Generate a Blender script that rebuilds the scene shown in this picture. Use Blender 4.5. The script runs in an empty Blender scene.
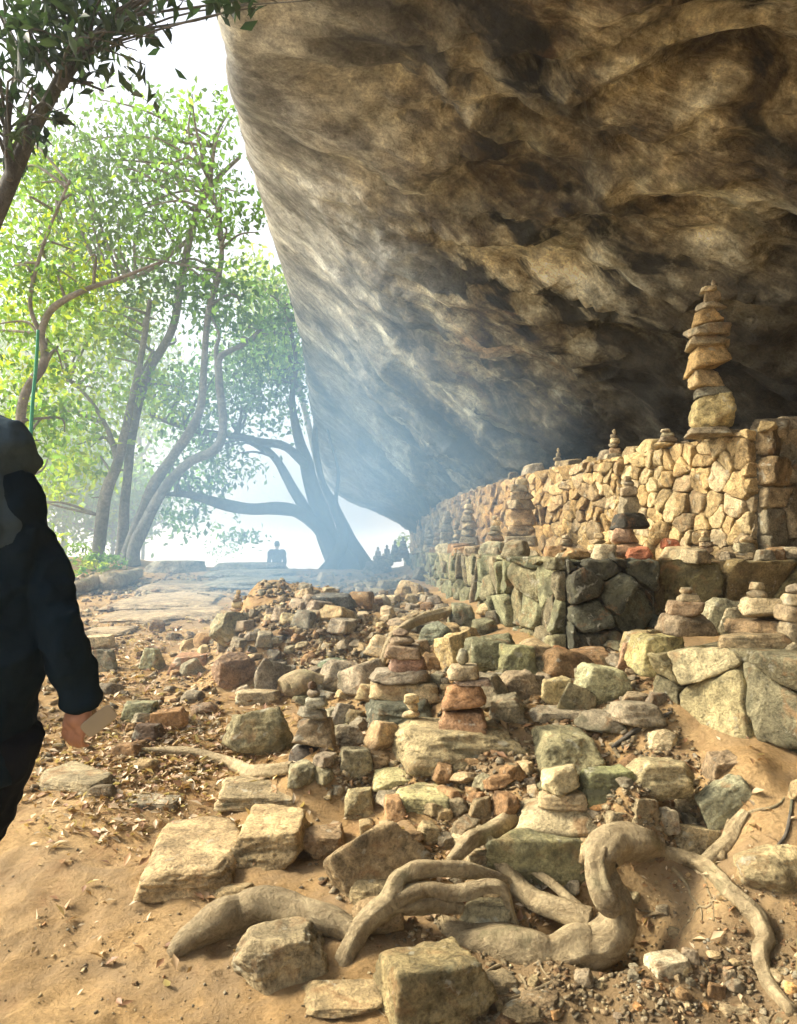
import bpy, math, random
import numpy as np
from mathutils import Vector, Matrix
rng = np.random.default_rng(7)
random.seed(7)
S = bpy.context.scene
COL = S.collection
R = math.radians

# ------------------------------------------------------------------ camera
F = 760.0; CX = 398.5; CY = 512.0; CZ = 1.5
PITCH = math.atan(33/760)
cp, sp_ = math.cos(PITCH), math.sin(PITCH)
cam_d = bpy.data.cameras.new('camera'); cam = bpy.data.objects.new('camera', cam_d); COL.objects.link(cam)
cam.location = (0, 0, CZ); cam.rotation_euler = (math.pi/2 + PITCH, 0, 0)
cam_d.sensor_fit = 'VERTICAL'; cam_d.sensor_height = 24; cam_d.lens = 24*F/1024
cam_d.clip_start = 0.05; cam_d.clip_end = 9000
S.camera = cam

def ray(px, py):
    a = (px-CX)/F; u = -(py-CY)/F
    y = cp - sp_*u; z = sp_ + cp*u
    return a/y, z/y                     # x and z slope per metre of depth
def at(px, py, Y):
    a, b = ray(px, py)
    return Vector((a*Y, Y, CZ + b*Y))
def proj(x, y, z):
    dz = z-CZ
    f = y*cp + dz*sp_; u = -y*sp_ + dz*cp
    return CX + F*x/f, CY - F*u/f

# ------------------------------------------------------------------ noise
_perm = np.random.default_rng(3).permutation(256); _perm = np.concatenate([_perm, _perm])
_g = np.random.default_rng(4).normal(size=(256, 3)); _g /= np.linalg.norm(_g, axis=1)[:, None]
def perlin(P):
    P = np.asarray(P, float); I = np.floor(P).astype(int); f = P - I; I &= 255
    w = f*f*f*(f*(f*6-15)+10); out = 0
    for dx in (0, 1):
        for dy in (0, 1):
            for dz in (0, 1):
                h = _perm[_perm[_perm[(I[:, 0]+dx) & 255] + ((I[:, 1]+dy) & 255)] + ((I[:, 2]+dz) & 255)]
                d = (_g[h]*(f - np.array([dx, dy, dz]))).sum(1)
                ww = (w[:, 0] if dx else 1-w[:, 0])*(w[:, 1] if dy else 1-w[:, 1])*(w[:, 2] if dz else 1-w[:, 2])
                out = out + ww*d
    return out*1.6
def fbm(P, o=4, gain=.5, lac=2.03):
    P = np.asarray(P, float); a = 1; s = 0
    for i in range(o):
        s = s + a*perlin(P); P = P*lac + 17.3; a *= gain
    return s
def ridged(P, o=4, gain=.5):
    P = np.asarray(P, float); a = 1; s = 0
    for i in range(o):
        s = s + a*(1-2*np.abs(perlin(P))); P = P*2.07 + 9.1; a *= gain
    return s

# ------------------------------------------------------------------ mesh helpers
def mesh_np(name, V, Fc, smooth=True, color=None):
    """V (n,3); Fc (m,k) uniform polygon size or a list of such arrays"""
    V = np.asarray(V, np.float32)
    Fl = Fc if isinstance(Fc, list) else [Fc]
    Fl = [np.asarray(f, np.int32) for f in Fl if len(f)]
    me = bpy.data.meshes.new(name)
    me.vertices.add(len(V)); me.vertices.foreach_set('co', V.ravel())
    li = np.concatenate([f.ravel() for f in Fl]); tot = np.concatenate([np.full(len(f), f.shape[1], np.int32) for f in Fl])
    st = np.concatenate([[0], np.cumsum(tot)[:-1]]).astype(np.int32)
    me.loops.add(len(li)); me.loops.foreach_set('vertex_index', li)
    me.polygons.add(len(tot)); me.polygons.foreach_set('loop_start', st); me.polygons.foreach_set('loop_total', tot)
    me.update(calc_edges=True)
    if smooth: me.polygons.foreach_set('use_smooth', np.ones(len(tot), bool))
    if color is not None:
        ca = me.color_attributes.new('tint', 'FLOAT_COLOR', 'POINT')
        c = np.ones((len(V), 4), np.float32); c[:, :color.shape[1]] = color
        ca.data.foreach_set('color', c.ravel())
    me.validate()
    return me
def link(name, me, mat=None, parent=None, loc=None):
    o = bpy.data.objects.new(name, me); COL.objects.link(o)
    if mat and me is not None and not me.materials: me.materials.append(mat)
    if parent: o.parent = parent
    if loc is not None: o.location = loc
    return o
def tag(o, label=None, cat=None, group=None, kind=None):
    if label: o['label'] = label
    if cat: o['category'] = cat
    if group: o['group'] = group
    if kind: o['kind'] = kind
    return o
def empty(name, loc, label, cat, group=None):
    o = bpy.data.objects.new(name, None); COL.objects.link(o); o.location = loc; o.empty_display_size = .1
    return tag(o, label, cat, group)
def put(name, me, mat, root):
    """child whose mesh is in world coordinates"""
    me.transform(Matrix.Translation(-root.location))
    return link(name, me, mat, root)

def catmull(P, n):
    P = np.asarray(P, float); k = len(P)
    if k == 2: P = np.array([P[0], (P[0]+P[1])/2, P[1]]); k = 3
    t = np.linspace(0, k-1, n); i = np.clip(t.astype(int), 0, k-2); f = (t-i)[:, None]
    p0 = P[np.clip(i-1, 0, k-1)]; p1 = P[i]; p2 = P[i+1]; p3 = P[np.clip(i+2, 0, k-1)]
    return .5*((2*p1)+(-p0+p2)*f+(2*p0-5*p1+4*p2-p3)*f*f+(-p0+3*p1-3*p2+p3)*f**3)

def tube(pts, rad, seg=10, n=None, rough=0.0, freq=4, seed=0, flat=1.0):
    """tapered tube through points, closed ends -> V, quads"""
    pts = [tuple(p) for p in pts]; Q = np.array([list(p)+[r] for p, r in zip(pts, rad)], float)
    n = n or max(4, len(pts)*5)
    Q = catmull(Q, n); P = Q[:, :3]; r = np.maximum(Q[:, 3], .0008)
    T = np.gradient(P, axis=0); T /= np.linalg.norm(T, axis=1)[:, None]+1e-9
    up = np.array([0, 0, 1.]) if abs(T[0][2]) < .9 else np.array([1., 0, 0])
    V = []; nrm = np.cross(T[0], up); nrm /= np.linalg.norm(nrm)
    for i in range(n):
        nrm = nrm - T[i]*nrm.dot(T[i]); nrm /= np.linalg.norm(nrm)+1e-9
        b = np.cross(T[i], nrm)
        a = np.linspace(0, 2*np.pi, seg, endpoint=False)
        V.append(P[i] + r[i]*(np.cos(a)[:, None]*nrm + flat*np.sin(a)[:, None]*b))
    V = np.concatenate(V)
    if rough:
        C = np.repeat(P, seg, 0); D = V-C; L = np.linalg.norm(D, axis=1)[:, None]+1e-9
        q = V*freq + seed*7.7
        aa = np.tile(a, n); ll = np.repeat(np.concatenate([[0], np.cumsum(np.linalg.norm(np.diff(P, axis=0), axis=1))]), seg)
        rg_ = perlin(np.stack([np.cos(aa)*1.9+seed, np.sin(aa)*1.9, ll*freq*.35], 1))+.5*perlin(np.stack([np.cos(aa)*4+seed, np.sin(aa)*4, ll*freq*.7], 1))
        V = C + D*(1 + rough*1.5*rg_[:, None] + rough*.55*fbm(q, 3)[:, None] + rough*.35*perlin(q*.35+5)[:, None])
    V = np.vstack([V, P[0]-T[0]*r[0]*.3, P[-1]+T[-1]*r[-1]*.3])
    i, j = np.meshgrid(np.arange(n-1), np.arange(seg), indexing='ij'); i = i.ravel(); j = j.ravel(); k = (j+1) % seg
    quads = np.stack([i*seg+j, (i+1)*seg+j, (i+1)*seg+k, i*seg+k], 1)[:, ::-1]
    j = np.arange(seg); k = (j+1) % seg
    c0 = n*seg; c1 = c0+1
    tris = np.vstack([np.stack([np.full(seg, c0), j, k], 1)[:, ::-1]*1, np.stack([np.full(seg, c1), (n-1)*seg+k, (n-1)*seg+j], 1)[:, ::-1]])
    return V, quads, tris
def merge(parts):
    V = []; Q = []; T = []; o = 0
    for v, q, t in parts:
        V.append(v); Q.append(np.asarray(q, int).reshape(-1, 4)+o); T.append(np.asarray(t, int).reshape(-1, 3)+o); o += len(v)
    return np.vstack(V), [np.vstack(Q), np.vstack(T)]

def icos(sub):
    import bmesh
    bm = bmesh.new(); bmesh.ops.create_icosphere(bm, subdivisions=sub, radius=1)
    V = np.array([v.co[:] for v in bm.verts]); Fc = np.array([[v.index for v in f.verts] for f in bm.faces]); bm.free()
    return V, Fc
ICO = {k: icos(k) for k in (1, 2, 3, 4, 5)}
def ellipsoid(c, r, sub=3):
    V, Fc = ICO[sub]
    return V*np.array(r)+np.array(c), np.zeros((0, 4), int), Fc

# ------------------------------------------------------------------ materials
def newmat(name):
    m = bpy.data.materials.new(name); m.use_nodes = True
    nt = m.node_tree; nt.nodes.clear()
    return m, nt
class NB:
    def __init__(s, nt): s.nt = nt
    def n(s, t, **kw):
        o = s.nt.nodes.new(t)
        for k, v in kw.items():
            if k.startswith('i_'):
                key = k[2:]; key = int(key) if key.isdigit() else key.replace('_', ' ')
                o.inputs[key].default_value = v
            else: setattr(o, k, v)
        return o
    def l(s, a, b): s.nt.links.new(a, b)
    def noise(s, vec, scale, detail=6, rough=.6, dist=0):
        o = s.n('ShaderNodeTexNoise', i_Scale=scale, i_Detail=detail, i_Roughness=rough, i_Distortion=dist)
        s.l(vec, o.inputs['Vector']); return o.outputs['Fac']
    def ramp(s, fac, stops, interp='LINEAR'):
        o = s.n('ShaderNodeValToRGB'); cr = o.color_ramp; cr.interpolation = interp
        while len(cr.elements) < len(stops): cr.elements.new(.5)
        for e, (p, c) in zip(cr.elements, stops):
            e.position = p; e.color = (c, c, c, 1) if not isinstance(c, tuple) else (*c, 1)
        s.l(fac, o.inputs[0]); return o.outputs[0]
    def mix(s, a, b, fac, mode='MIX'):
        o = s.n('ShaderNodeMix', data_type='RGBA', blend_type=mode)
        for v, i in ((fac, 0), (a, 6), (b, 7)):
            if hasattr(v, 'links') or hasattr(v, 'is_linked'): s.l(v, o.inputs[i])
            else: o.inputs[i].default_value = v if i == 0 else ((*v, 1) if len(v) == 3 else v)
        return o.outputs[2]
    def math(s, op, a, b=0.0, c=0.0, clamp=False):
        o = s.n('ShaderNodeMath', operation=op, use_clamp=clamp)
        for i, v in enumerate((a, b, c)):
            if hasattr(v, 'is_linked'): s.l(v, o.inputs[i])
            else: o.inputs[i].default_value = v
        return o.outputs[0]
    def pos(s): return s.n('ShaderNodeNewGeometry').outputs['Position']
    def out(s, sh, vol=False):
        o = s.n('ShaderNodeOutputMaterial'); s.l(sh, o.inputs['Volume' if vol else 'Surface'])
    def bump(s, h, strength, dist, prev=None):
        o = s.n('ShaderNodeBump', i_Strength=strength, i_Distance=dist); s.l(h, o.inputs['Height'])
        if prev: s.l(prev, o.inputs['Normal'])
        return o.outputs[0]
    def bsdf(s, col, rough, nrm=None, spec=.3):
        o = s.n('ShaderNodeBsdfPrincipled'); 
        if hasattr(col, 'is_linked'): s.l(col, o.inputs['Base Color'])
        else: o.inputs['Base Color'].default_value = (*col, 1)
        if hasattr(rough, 'is_linked'): s.l(rough, o.inputs['Roughness'])
        else: o.inputs['Roughness'].default_value = rough
        o.inputs['Specular IOR Level'].default_value = spec
        if nrm: s.l(nrm, o.inputs['Normal'])
        return o.outputs[0]

def rock_material(name, src):
    m, nt = newmat(name); b = NB(nt); p = b.pos()
    WB = (1.06, .98, .80, 1)
    if src == 'object':
        oi = b.n('ShaderNodeObjectInfo'); tint = oi.outputs['Color']; moss = oi.outputs['Alpha']
        ad = b.n('ShaderNodeVectorMath', operation='ADD'); cmb = b.n('ShaderNodeCombineXYZ')
        mr = b.math('MULTIPLY', oi.outputs['Random'], 37.0); b.l(mr, cmb.inputs[0]); b.l(mr, cmb.inputs[2])
        b.l(p, ad.inputs[0]); b.l(cmb.outputs[0], ad.inputs[1]); p = ad.outputs[0]
    else:
        a = b.n('ShaderNodeAttribute', attribute_name='tint'); tint = a.outputs['Color']; moss = a.outputs['Alpha']
    n1 = b.noise(p, 4.5, 8, .62, .6); n2 = b.noise(p, 19, 8, .7, .3); n3 = b.noise(p, 85, 5, .7)
    big = b.ramp(n1, [(.30, .42), (.47, .9), (.56, 1.1), (.70, 1.45)])
    fine = b.ramp(n2, [(.34, .38), (.46, .9), (.56, 1.1), (.68, 1.5)])
    gr = b.ramp(n3, [(.34, .55), (.5, 1.0), (.66, 1.35)])
    c = b.mix(b.mix(tint, WB, 1.0, 'MULTIPLY'), big, 1.0, 'MULTIPLY'); c = b.mix(c, fine, .9, 'MULTIPLY'); c = b.mix(c, gr, .9, 'MULTIPLY')
    # iron stains, lichen, moss
    st = b.ramp(b.noise(p, 7.3, 5, .6, 1.2), [(.56, 0.0), (.7, .55)])
    c = b.mix(c, (.30, .155, .06), st)
    li = b.ramp(b.noise(p, 11.7, 7, .65, .4), [(.6, 0.0), (.66, .6)])
    c = b.mix(c, (.46, .44, .33), li)
    mm = b.math('ADD', b.noise(p, 5.1, 7, .65, .5), b.math('MULTIPLY', moss, .30))
    mm = b.ramp(mm, [(.62, 0.0), (.74, .85)])
    c = b.mix(c, b.mix((.07, .07, .038), (.18, .17, .10), b.noise(p, 30, 4)), mm)
    nr = b.bump(n1, .5, .06); nr = b.bump(n2, .85, .035, nr); nr = b.bump(n3, .7, .010, nr)
    vo = b.n('ShaderNodeTexVoronoi', feature='DISTANCE_TO_EDGE', i_Scale=3.4)
    wv = b.n('ShaderNodeVectorMath', operation='MULTIPLY_ADD'); b.l(b.n('ShaderNodeTexNoise', i_Scale=5.0).outputs['Color'], wv.inputs[0]); wv.inputs[1].default_value = (.5, .5, .5); b.l(p, wv.inputs[2])
    b.l(wv.outputs[0], vo.inputs['Vector'])
    cr = b.ramp(vo.outputs['Distance'], [(0, 0.0), (.02, 1.0)]); nr = b.bump(cr, .35, .012, nr)
    b.out(b.bsdf(c, .86, nr, .25)); return m
M_ROCK = rock_material('weathered_rock', 'object')
M_STONE = rock_material('wall_stone', 'attr')

BASIS = [np.array([.70, -.30, -.65]), np.array([.66, .15, .73]), None]
BASIS[0] /= np.linalg.norm(BASIS[0]); BASIS[1] -= BASIS[0]*BASIS[1].dot(BASIS[0]); BASIS[1] /= np.linalg.norm(BASIS[1]); BASIS[2] = np.cross(BASIS[0], BASIS[1])
def cliff_material():
    m, nt = newmat('cliff_rock'); b = NB(nt); p = b.pos()
    def dot(v):
        o = b.n('ShaderNodeVectorMath', operation='DOT_PRODUCT'); b.l(p, o.inputs[0]); o.inputs[1].default_value = v; return o.outputs['Value']
    def frame(k):
        cmb = b.n('ShaderNodeCombineXYZ')
        for i, (ax, f) in enumerate(zip(BASIS, k)): b.l(dot(tuple(np.array(ax)*f)), cmb.inputs[i])
        wn = b.n('ShaderNodeTexNoise', i_Scale=.5, i_Detail=3.0); b.l(p, wn.inputs['Vector'])
        wv = b.n('ShaderNodeVectorMath', operation='MULTIPLY_ADD'); b.l(wn.outputs['Color'], wv.inputs[0]); wv.inputs[1].default_value = (.7, .9, .9); b.l(cmb.outputs[0], wv.inputs[2]); return wv.outputs[0]
    q = frame((.24, .95, .95)); q2 = frame((.42, 2.2, 2.2)); q3 = frame((5.0, 7.0, 7.0))
    n1 = b.noise(q, .9, 9, .64, .3); n2 = b.noise(q2, 1.1, 10, .70, .5); n3 = b.noise(q3, 1.3, 9, .72, .4); n4 = b.noise(p, 45, 5, .7)
    c = b.ramp(b.math('ADD', b.math('MULTIPLY', n2, .7), b.math('MULTIPLY', b.noise(p, 3.1, 8, .65, .6), .3)), [(.38, (.025, .02, .014)), (.44, (.13, .095, .05)), (.5, (.33, .27, .165)), (.55, (.58, .51, .35)), (.62, (.82, .76, .58))])
    dark = b.ramp(n1, [(.455, 0.0), (.495, 1.0)]); c = b.mix((.03, .028, .02), c, dark)
    rust = b.ramp(b.noise(q, 1.15, 6, .6, 1.0), [(.60, 0.0), (.68, .5)]); c = b.mix(c, b.ramp(n2, [(.4, (.12, .055, .02)), (.6, (.42, .22, .09))]), rust)
    grn = b.ramp(b.noise(p, .8, 5, .6, .6), [(.56, 0.0), (.7, .5)]); c = b.mix(c, (.17, .17, .085), grn)
    # weathered pale grey skin where the rock is open to the rain, cave shade painted into the colour deep inside the shelter
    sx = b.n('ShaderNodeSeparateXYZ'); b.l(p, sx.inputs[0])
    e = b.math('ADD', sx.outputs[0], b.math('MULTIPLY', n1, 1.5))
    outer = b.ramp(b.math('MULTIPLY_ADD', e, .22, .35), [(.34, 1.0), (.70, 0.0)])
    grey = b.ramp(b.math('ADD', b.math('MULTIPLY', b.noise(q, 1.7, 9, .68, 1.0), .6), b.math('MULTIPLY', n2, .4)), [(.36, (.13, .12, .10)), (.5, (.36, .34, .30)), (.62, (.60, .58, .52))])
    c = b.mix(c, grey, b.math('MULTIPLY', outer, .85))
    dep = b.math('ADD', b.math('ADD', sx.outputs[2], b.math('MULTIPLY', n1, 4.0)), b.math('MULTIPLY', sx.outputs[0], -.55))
    cave_shade = b.ramp(b.math('MULTIPLY', dep, .12), [(.46, 1.0), (.62, 0.0)])
    c = b.mix(c, b.mix((.012, .011, .009), (.09, .075, .05), n2), b.math('MULTIPLY', cave_shade, .85))
    c = b.mix(c, b.ramp(n3, [(.34, .45), (.5, 1.05), (.66, 1.7)]), .8, 'MULTIPLY')
    c = b.mix(c, b.ramp(n4, [(.3, .6), (.7, 1.35)]), .8, 'MULTIPLY')
    c = b.mix(c, b.ramp(b.noise(p, .55, 5, .6, .8), [(.38, .35), (.48, .95), (.60, 1.45)]), 1.0, 'MULTIPLY'); c = b.mix(c, (.94, .98, .95), 1.0, 'MULTIPLY')
    nr = b.bump(n2, .42, .16); nr = b.bump(b.noise(p, 2.6, 9, .68, .8), .6, .2, nr); nr = b.bump(n1, .8, .35, nr); nr = b.bump(n3, .9, .08, nr); nr = b.bump(n4, .6, .02, nr)
    b.out(b.bsdf(c, .8, nr, .35)); return m
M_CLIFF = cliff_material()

def soil_material():
    m, nt = newmat('soil'); b = NB(nt); p = b.pos()
    n1 = b.noise(p, 1.1, 7, .6, .5); n2 = b.noise(p, 9, 8, .7, .5); n3 = b.noise(p, 60, 6, .75); n4 = b.noise(p, 230, 3, .7)
    c = b.ramp(n1, [(.3, (.30, .185, .075)), (.5, (.44, .285, .125)), (.7, (.54, .375, .185))])
    c = b.mix(c, b.ramp(n2, [(.3, .62), (.5, 1.0), (.7, 1.25)]), .85, 'MULTIPLY')
    c = b.mix(c, b.ramp(n3, [(.32, .6), (.5, 1.0), (.68, 1.3)]), .75, 'MULTIPLY')
    sx = b.n('ShaderNodeSeparateXYZ'); b.l(p, sx.inputs[0])
    # stony grey-brown ground under the rubble, redder bare soil on the banks
    g = b.ramp(b.noise(p, 2.3, 6, .6, .8), [(.45, 0.0), (.62, .8)]); c = b.mix(c, (.33, .235, .13), g)
    g2 = b.ramp(b.noise(p, 2.9, 4, .6, .8), [(.55, 0.0), (.7, .6)]); c = b.mix(c, (.31, .18, .085), g2)
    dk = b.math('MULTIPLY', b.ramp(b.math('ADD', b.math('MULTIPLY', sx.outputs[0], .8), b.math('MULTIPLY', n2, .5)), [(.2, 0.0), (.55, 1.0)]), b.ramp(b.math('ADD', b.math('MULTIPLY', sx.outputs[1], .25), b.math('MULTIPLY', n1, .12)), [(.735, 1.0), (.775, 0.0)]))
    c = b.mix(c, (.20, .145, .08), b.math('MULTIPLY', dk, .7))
    nr = b.bump(n2, .8, .06); nr = b.bump(n3, .9, .018, nr); nr = b.bump(n4, .4, .004, nr)
    b.out(b.bsdf(c, .95, nr, .15)); return m
M_SOIL = soil_material()

def bark_material(name, c1, c2, sc=1.0):
    m, nt = newmat(name); b = NB(nt); tc = b.n('ShaderNodeTexCoord').outputs['Object']; p = b.pos()
    n1 = b.noise(p, 7*sc, 8, .7, 1.2); n2 = b.noise(p, 40*sc, 6, .7, .5); n0 = b.noise(p, 1.6, 3)
    c = b.ramp(n1, [(.3, c1), (.7, c2)]); c = b.mix(c, b.ramp(n2, [(.35, .6), (.65, 1.25)]), .7, 'MULTIPLY')
    c = b.mix(c, b.ramp(n0, [(.35, .7), (.65, 1.2)]), .8, 'MULTIPLY')
    gm = b.ramp(b.noise(p, 4, 5), [(.55, 0.0), (.68, .5)]); c = b.mix(c, (.16, .17, .08), gm)
    nr = b.bump(n1, .9, .04); nr = b.bump(n2, .9, .012, nr)
    b.out(b.bsdf(c, .85, nr, .25)); return m
M_BARK = bark_material('grey_bark', (.15, .135, .11), (.34, .31, .26), .6)
M_DBARK = bark_material('dark_bark', (.05, .045, .035), (.14, .12, .09), .6)
M_ROOT = bark_material('root_bark', (.24, .175, .09), (.56, .45, .26), 1.4)
M_GBARK = bark_material('dark_grey_bark', (.07, .07, .065), (.19, .19, .175), .6)  # dark grey bark of the leaning tree at upper left

def leaf_material(name, tr=.55):
    m, nt = newmat(name); b = NB(nt)
    a = b.n('ShaderNodeAttribute', attribute_name='tint').outputs['Color']
    d = b.n('ShaderNodeBsdfPrincipled'); b.l(a, d.inputs['Base Color']); d.inputs['Roughness'].default_value = .5; d.inputs['Specular IOR Level'].default_value = .3
    t = b.n('ShaderNodeBsdfTranslucent'); tc = b.mix(a, (2.2, 2.4, 1.1, 1), 1.0, 'MULTIPLY'); b.l(tc, t.inputs[0])
    mx = b.n('ShaderNodeMixShader'); mx.inputs[0].default_value = tr; b.l(d.outputs[0], mx.inputs[1]); b.l(t.outputs[0], mx.inputs[2])
    b.out(mx.outputs[0]); return m
M_LEAF = leaf_material('green_leaf', .55)
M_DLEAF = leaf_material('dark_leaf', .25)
M_LITTER = leaf_material('dry_leaf', .12)

def cloth_material(name, c, sc=180):
    m, nt = newmat(name); b = NB(nt); p = b.n('ShaderNodeTexCoord').outputs['Object']
    n = b.noise(p, 7, 5, .6); w = b.noise(p, sc, 3, .6)
    cc = b.mix(c, tuple(min(1, v*1.7+.004) for v in c), n)
    nr = b.bump(n, .35, .03); nr = b.bump(w, .3, .002, nr)
    b.out(b.bsdf(cc, .95, nr, .05)); return m
def plain_material(name, c, rough=.6, spec=.3):
    m, nt = newmat(name); b = NB(nt); p = b.n('ShaderNodeTexCoord').outputs['Object']
    n = b.noise(p, 12, 5, .6); cc = b.mix(tuple(v*.85 for v in c), tuple(v*1.12 for v in c), n)
    b.out(b.bsdf(cc, rough, b.bump(b.noise(p, 60, 4), .15, .003), spec)); return m

# ------------------------------------------------------------------ ground shape
ANCH = [  # px, py, depth
 (-150,1024,2.4),(0,1024,2.42),(200,1024,2.42),(400,1024,2.42),(600,1024,2.45),(740,1010,2.45),(797,1000,2.42),
 (50,940,2.8),(200,930,2.85),(350,935,2.8),(450,985,2.6),(560,985,2.6),(650,975,2.62),
 (50,860,3.2),(170,880,3.1),(270,880,3.1),(400,880,3.1),(480,880,3.1),(560,905,3.0),(640,905,2.95),(700,905,2.9),(797,905,2.75),
 (640,850,3.1),(700,830,3.15),(797,830,3.0),(740,790,3.25),(797,775,3.25),
 (50,780,3.9),(150,780,3.9),(250,785,3.85),(340,810,3.6),(400,820,3.45),(470,815,3.4),(520,800,3.45),(600,800,3.4),(680,790,3.4),
 (620,730,3.8),(660,710,3.85),(700,720,3.75),(550,790,3.5),(470,770,3.65),(370,780,3.75),(330,785,3.75),
 (50,700,5.1),(150,705,5.05),(230,705,4.95),(290,712,4.8),(350,730,4.4),(400,725,4.2),(480,700,4.2),(530,700,4.2),(600,690,4.25),
 (-50,640,7.0),(60,640,7.0),(120,642,6.8),(190,645,6.6),(215,660,5.9),(205,630,7.4),
 (250,618,6.3),(300,625,6.1),(350,650,5.6),(300,665,5.5),(420,660,5.1),(470,660,4.9),(520,655,4.9),(590,648,4.95),
 (350,610,7.4),(400,622,6.6),(440,610,6.6),(480,625,5.9),(430,590,9.0),
 (60,600,9.5),(130,600,9.6),(200,600,9.6),(270,596,9.8),(340,592,10),(390,592,10),
 (60,575,12.5),(130,575,12.6),(200,572,13),(270,571,13.2),(340,577,13),(385,580,13),
 (60,558,15),(110,558,15),(200,567,14.5),(270,570,15),(335,570,16),(380,570,16),(400,568,18)]
A = [at(*a) for a in ANCH]
W = [(v.x, v.y, v.z) for v in A]
# plain world anchors: behind the walls, behind the camera, beyond the crest
W += [(-.5,.4,0),(-3,.5,0),(1.5,.6,.12),(3.5,.8,.5),(3.2,2.6,.75),(4.2,3.4,1.15),(2.4,4.6,1.0),(3.4,4.8,1.1),(5,5,1.4),
      (2.0,5.4,1.25),(3.2,5.9,1.4),(1.6,6.4,1.2),(3.4,8,1.5),(2.4,9,1.4),(1.6,12,1.35),(1.2,16,1.3),(1.2,20,1.3),
      (-5,3,.1),(-5,6,.6),(-7,10,1.0),(-9,14,1.2),(-9,19,1.0),(-4,20,.3),(-1,20,.4),(-3,24,-.15),(2,25,0),(-10,26,-.3),(8,26,.5),(-14,8,.8),(-14,2,.2),
      (.42,9,1.0),(.3,13,1.0),(1.0,7,1.05)]
W = np.array(W)
def _uv(x, y):
    y = np.clip(y, 0, 27); x = np.clip(x, -15, 9)
    return np.stack([3.2*x/(y+2.0), 3.2*np.log(y+2.0)], -1)
_C = _uv(W[:, 0], W[:, 1])
def _phi(d): return np.sqrt(d*d+.012)
_Am = _phi(np.linalg.norm(_C[:, None]-_C[None], axis=2)); _n = len(_C)
_B = np.block([[_Am+np.eye(_n)*.01, np.ones((_n, 1))], [np.ones((1, _n)), np.zeros((1, 1))]])
_w = np.linalg.solve(_B, np.append(W[:, 2], 0))
def ground(x, y, detail=True):
    x = np.atleast_1d(np.asarray(x, float)); y = np.atleast_1d(np.asarray(y, float))
    out = np.empty(x.shape); q = _uv(x, y)
    for i in range(0, len(x), 20000):
        out[i:i+20000] = _phi(np.linalg.norm(q[i:i+20000, None]-_C[None], axis=2))@_w[:-1] + _w[-1]
    far = np.clip((y-25)/60, 0, 1); far = far*far*(3-2*far)
    far2 = np.clip((-x-16)/50, 0, 1); far2 = far2*far2*(3-2*far2)
    out = out*(1-far)*(1-far2) - 22*np.maximum(far, far2*.6)
    # eroded end of the rubble bank beside the path
    wob = .10*perlin(np.stack([x*3, y*3, np.zeros_like(x)], 1))
    sm = lambda e0, e1, v: (lambda t: t*t*(3-2*t))(np.clip((v-e0)/(e1-e0), 0, 1))
    out = out + .24*sm(5.25, 5.6, y+wob+.25*(x+.9)**2)*(1-sm(6.2, 8.2, y))*sm(-1.42, -1.15, x+wob)*(1-sm(-.6, .5, x))
    for fx_, fy_, fa in ((-.62, 2.72, .5), (-.95, 3.05, .3), (-.25, 2.62, -.9), (-1.15, 2.85, .2)):
        ca_, sa_ = math.cos(fa), math.sin(fa); ux = ((x-fx_)*ca_+(y-fy_)*sa_)/.05; uy = (-(x-fx_)*sa_+(y-fy_)*ca_)/.13; rr_ = ux*ux+uy*uy
        out = out - .014*np.exp(-rr_**2) + .007*np.exp(-(rr_-1.9)**2*2)
    if detail:
        P = np.stack([x, y, np.zeros_like(x)], 1)
        fade = np.clip((40-np.abs(y))/20, 0, 1)
        nr0 = np.clip((11-np.abs(y))/4, 0, 1); out = out + fade*(.030*fbm(P*1.6, 3) + .014*fbm(P*6, 3)) + nr0*.006*ridged(P*13, 2)
    return out
def axis(spans):
    out = []
    for a, b, d in spans: out.append(np.arange(a, b, d))
    return np.unique(np.concatenate(out+[[spans[-1][1]]]))
gx = axis([(-3000,-300,300),(-300,-40,20),(-40,-10,1.2),(-10,-3,.18),(-3,3.2,.028),(3.2,6,.1),(6,14,.8),(14,300,25),(300,3000,300)])
gy = axis([(-300,-20,20),(-20,0,1),(0,2,.1),(2,6,.028),(6,10,.06),(10,18,.12),(18,30,.4),(30,100,3),(100,400,25),(400,3400,300)])
X, Y = np.meshgrid(gx, gy, indexing='xy'); x = X.ravel(); y = Y.ravel(); z = ground(x, y)
z -= np.clip((.0-z)*0, 0, 0)
nx, ny = len(gx), len(gy)
i, j = np.meshgrid(np.arange(ny-1), np.arange(nx-1), indexing='ij'); i = i.ravel(); j = j.ravel()
gq = np.stack([i*nx+j, i*nx+j+1, (i+1)*nx+j+1, (i+1)*nx+j], 1)
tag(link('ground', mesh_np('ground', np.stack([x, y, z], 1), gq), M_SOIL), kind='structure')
ZG = z.reshape(ny, nx)
def gfast(x, y):
    x = np.asarray(x, float); y = np.asarray(y, float)
    i = np.clip(np.searchsorted(gx, x)-1, 0, nx-2); j = np.clip(np.searchsorted(gy, y)-1, 0, ny-2)
    u = (x-gx[i])/(gx[i+1]-gx[i]); v = (y-gy[j])/(gy[j+1]-gy[j])
    return ZG[j, i]*(1-u)*(1-v)+ZG[j, i+1]*u*(1-v)+ZG[j+1, i]*(1-u)*v+ZG[j+1, i+1]*u*v
def gz(x, y): return float(gfast(x, y))
_ts = np.concatenate([np.arange(1.6, 6, .01), np.arange(6, 30, .05)])
def hit(px, py):
    a, b = ray(px, py); z = CZ + b*_ts; g = gfast(a*_ts, _ts)
    k = np.nonzero(z <= g)[0]
    t = _ts[k[0]] if len(k) else 14.0
    return Vector((a*t, t, CZ+b*t))


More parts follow.
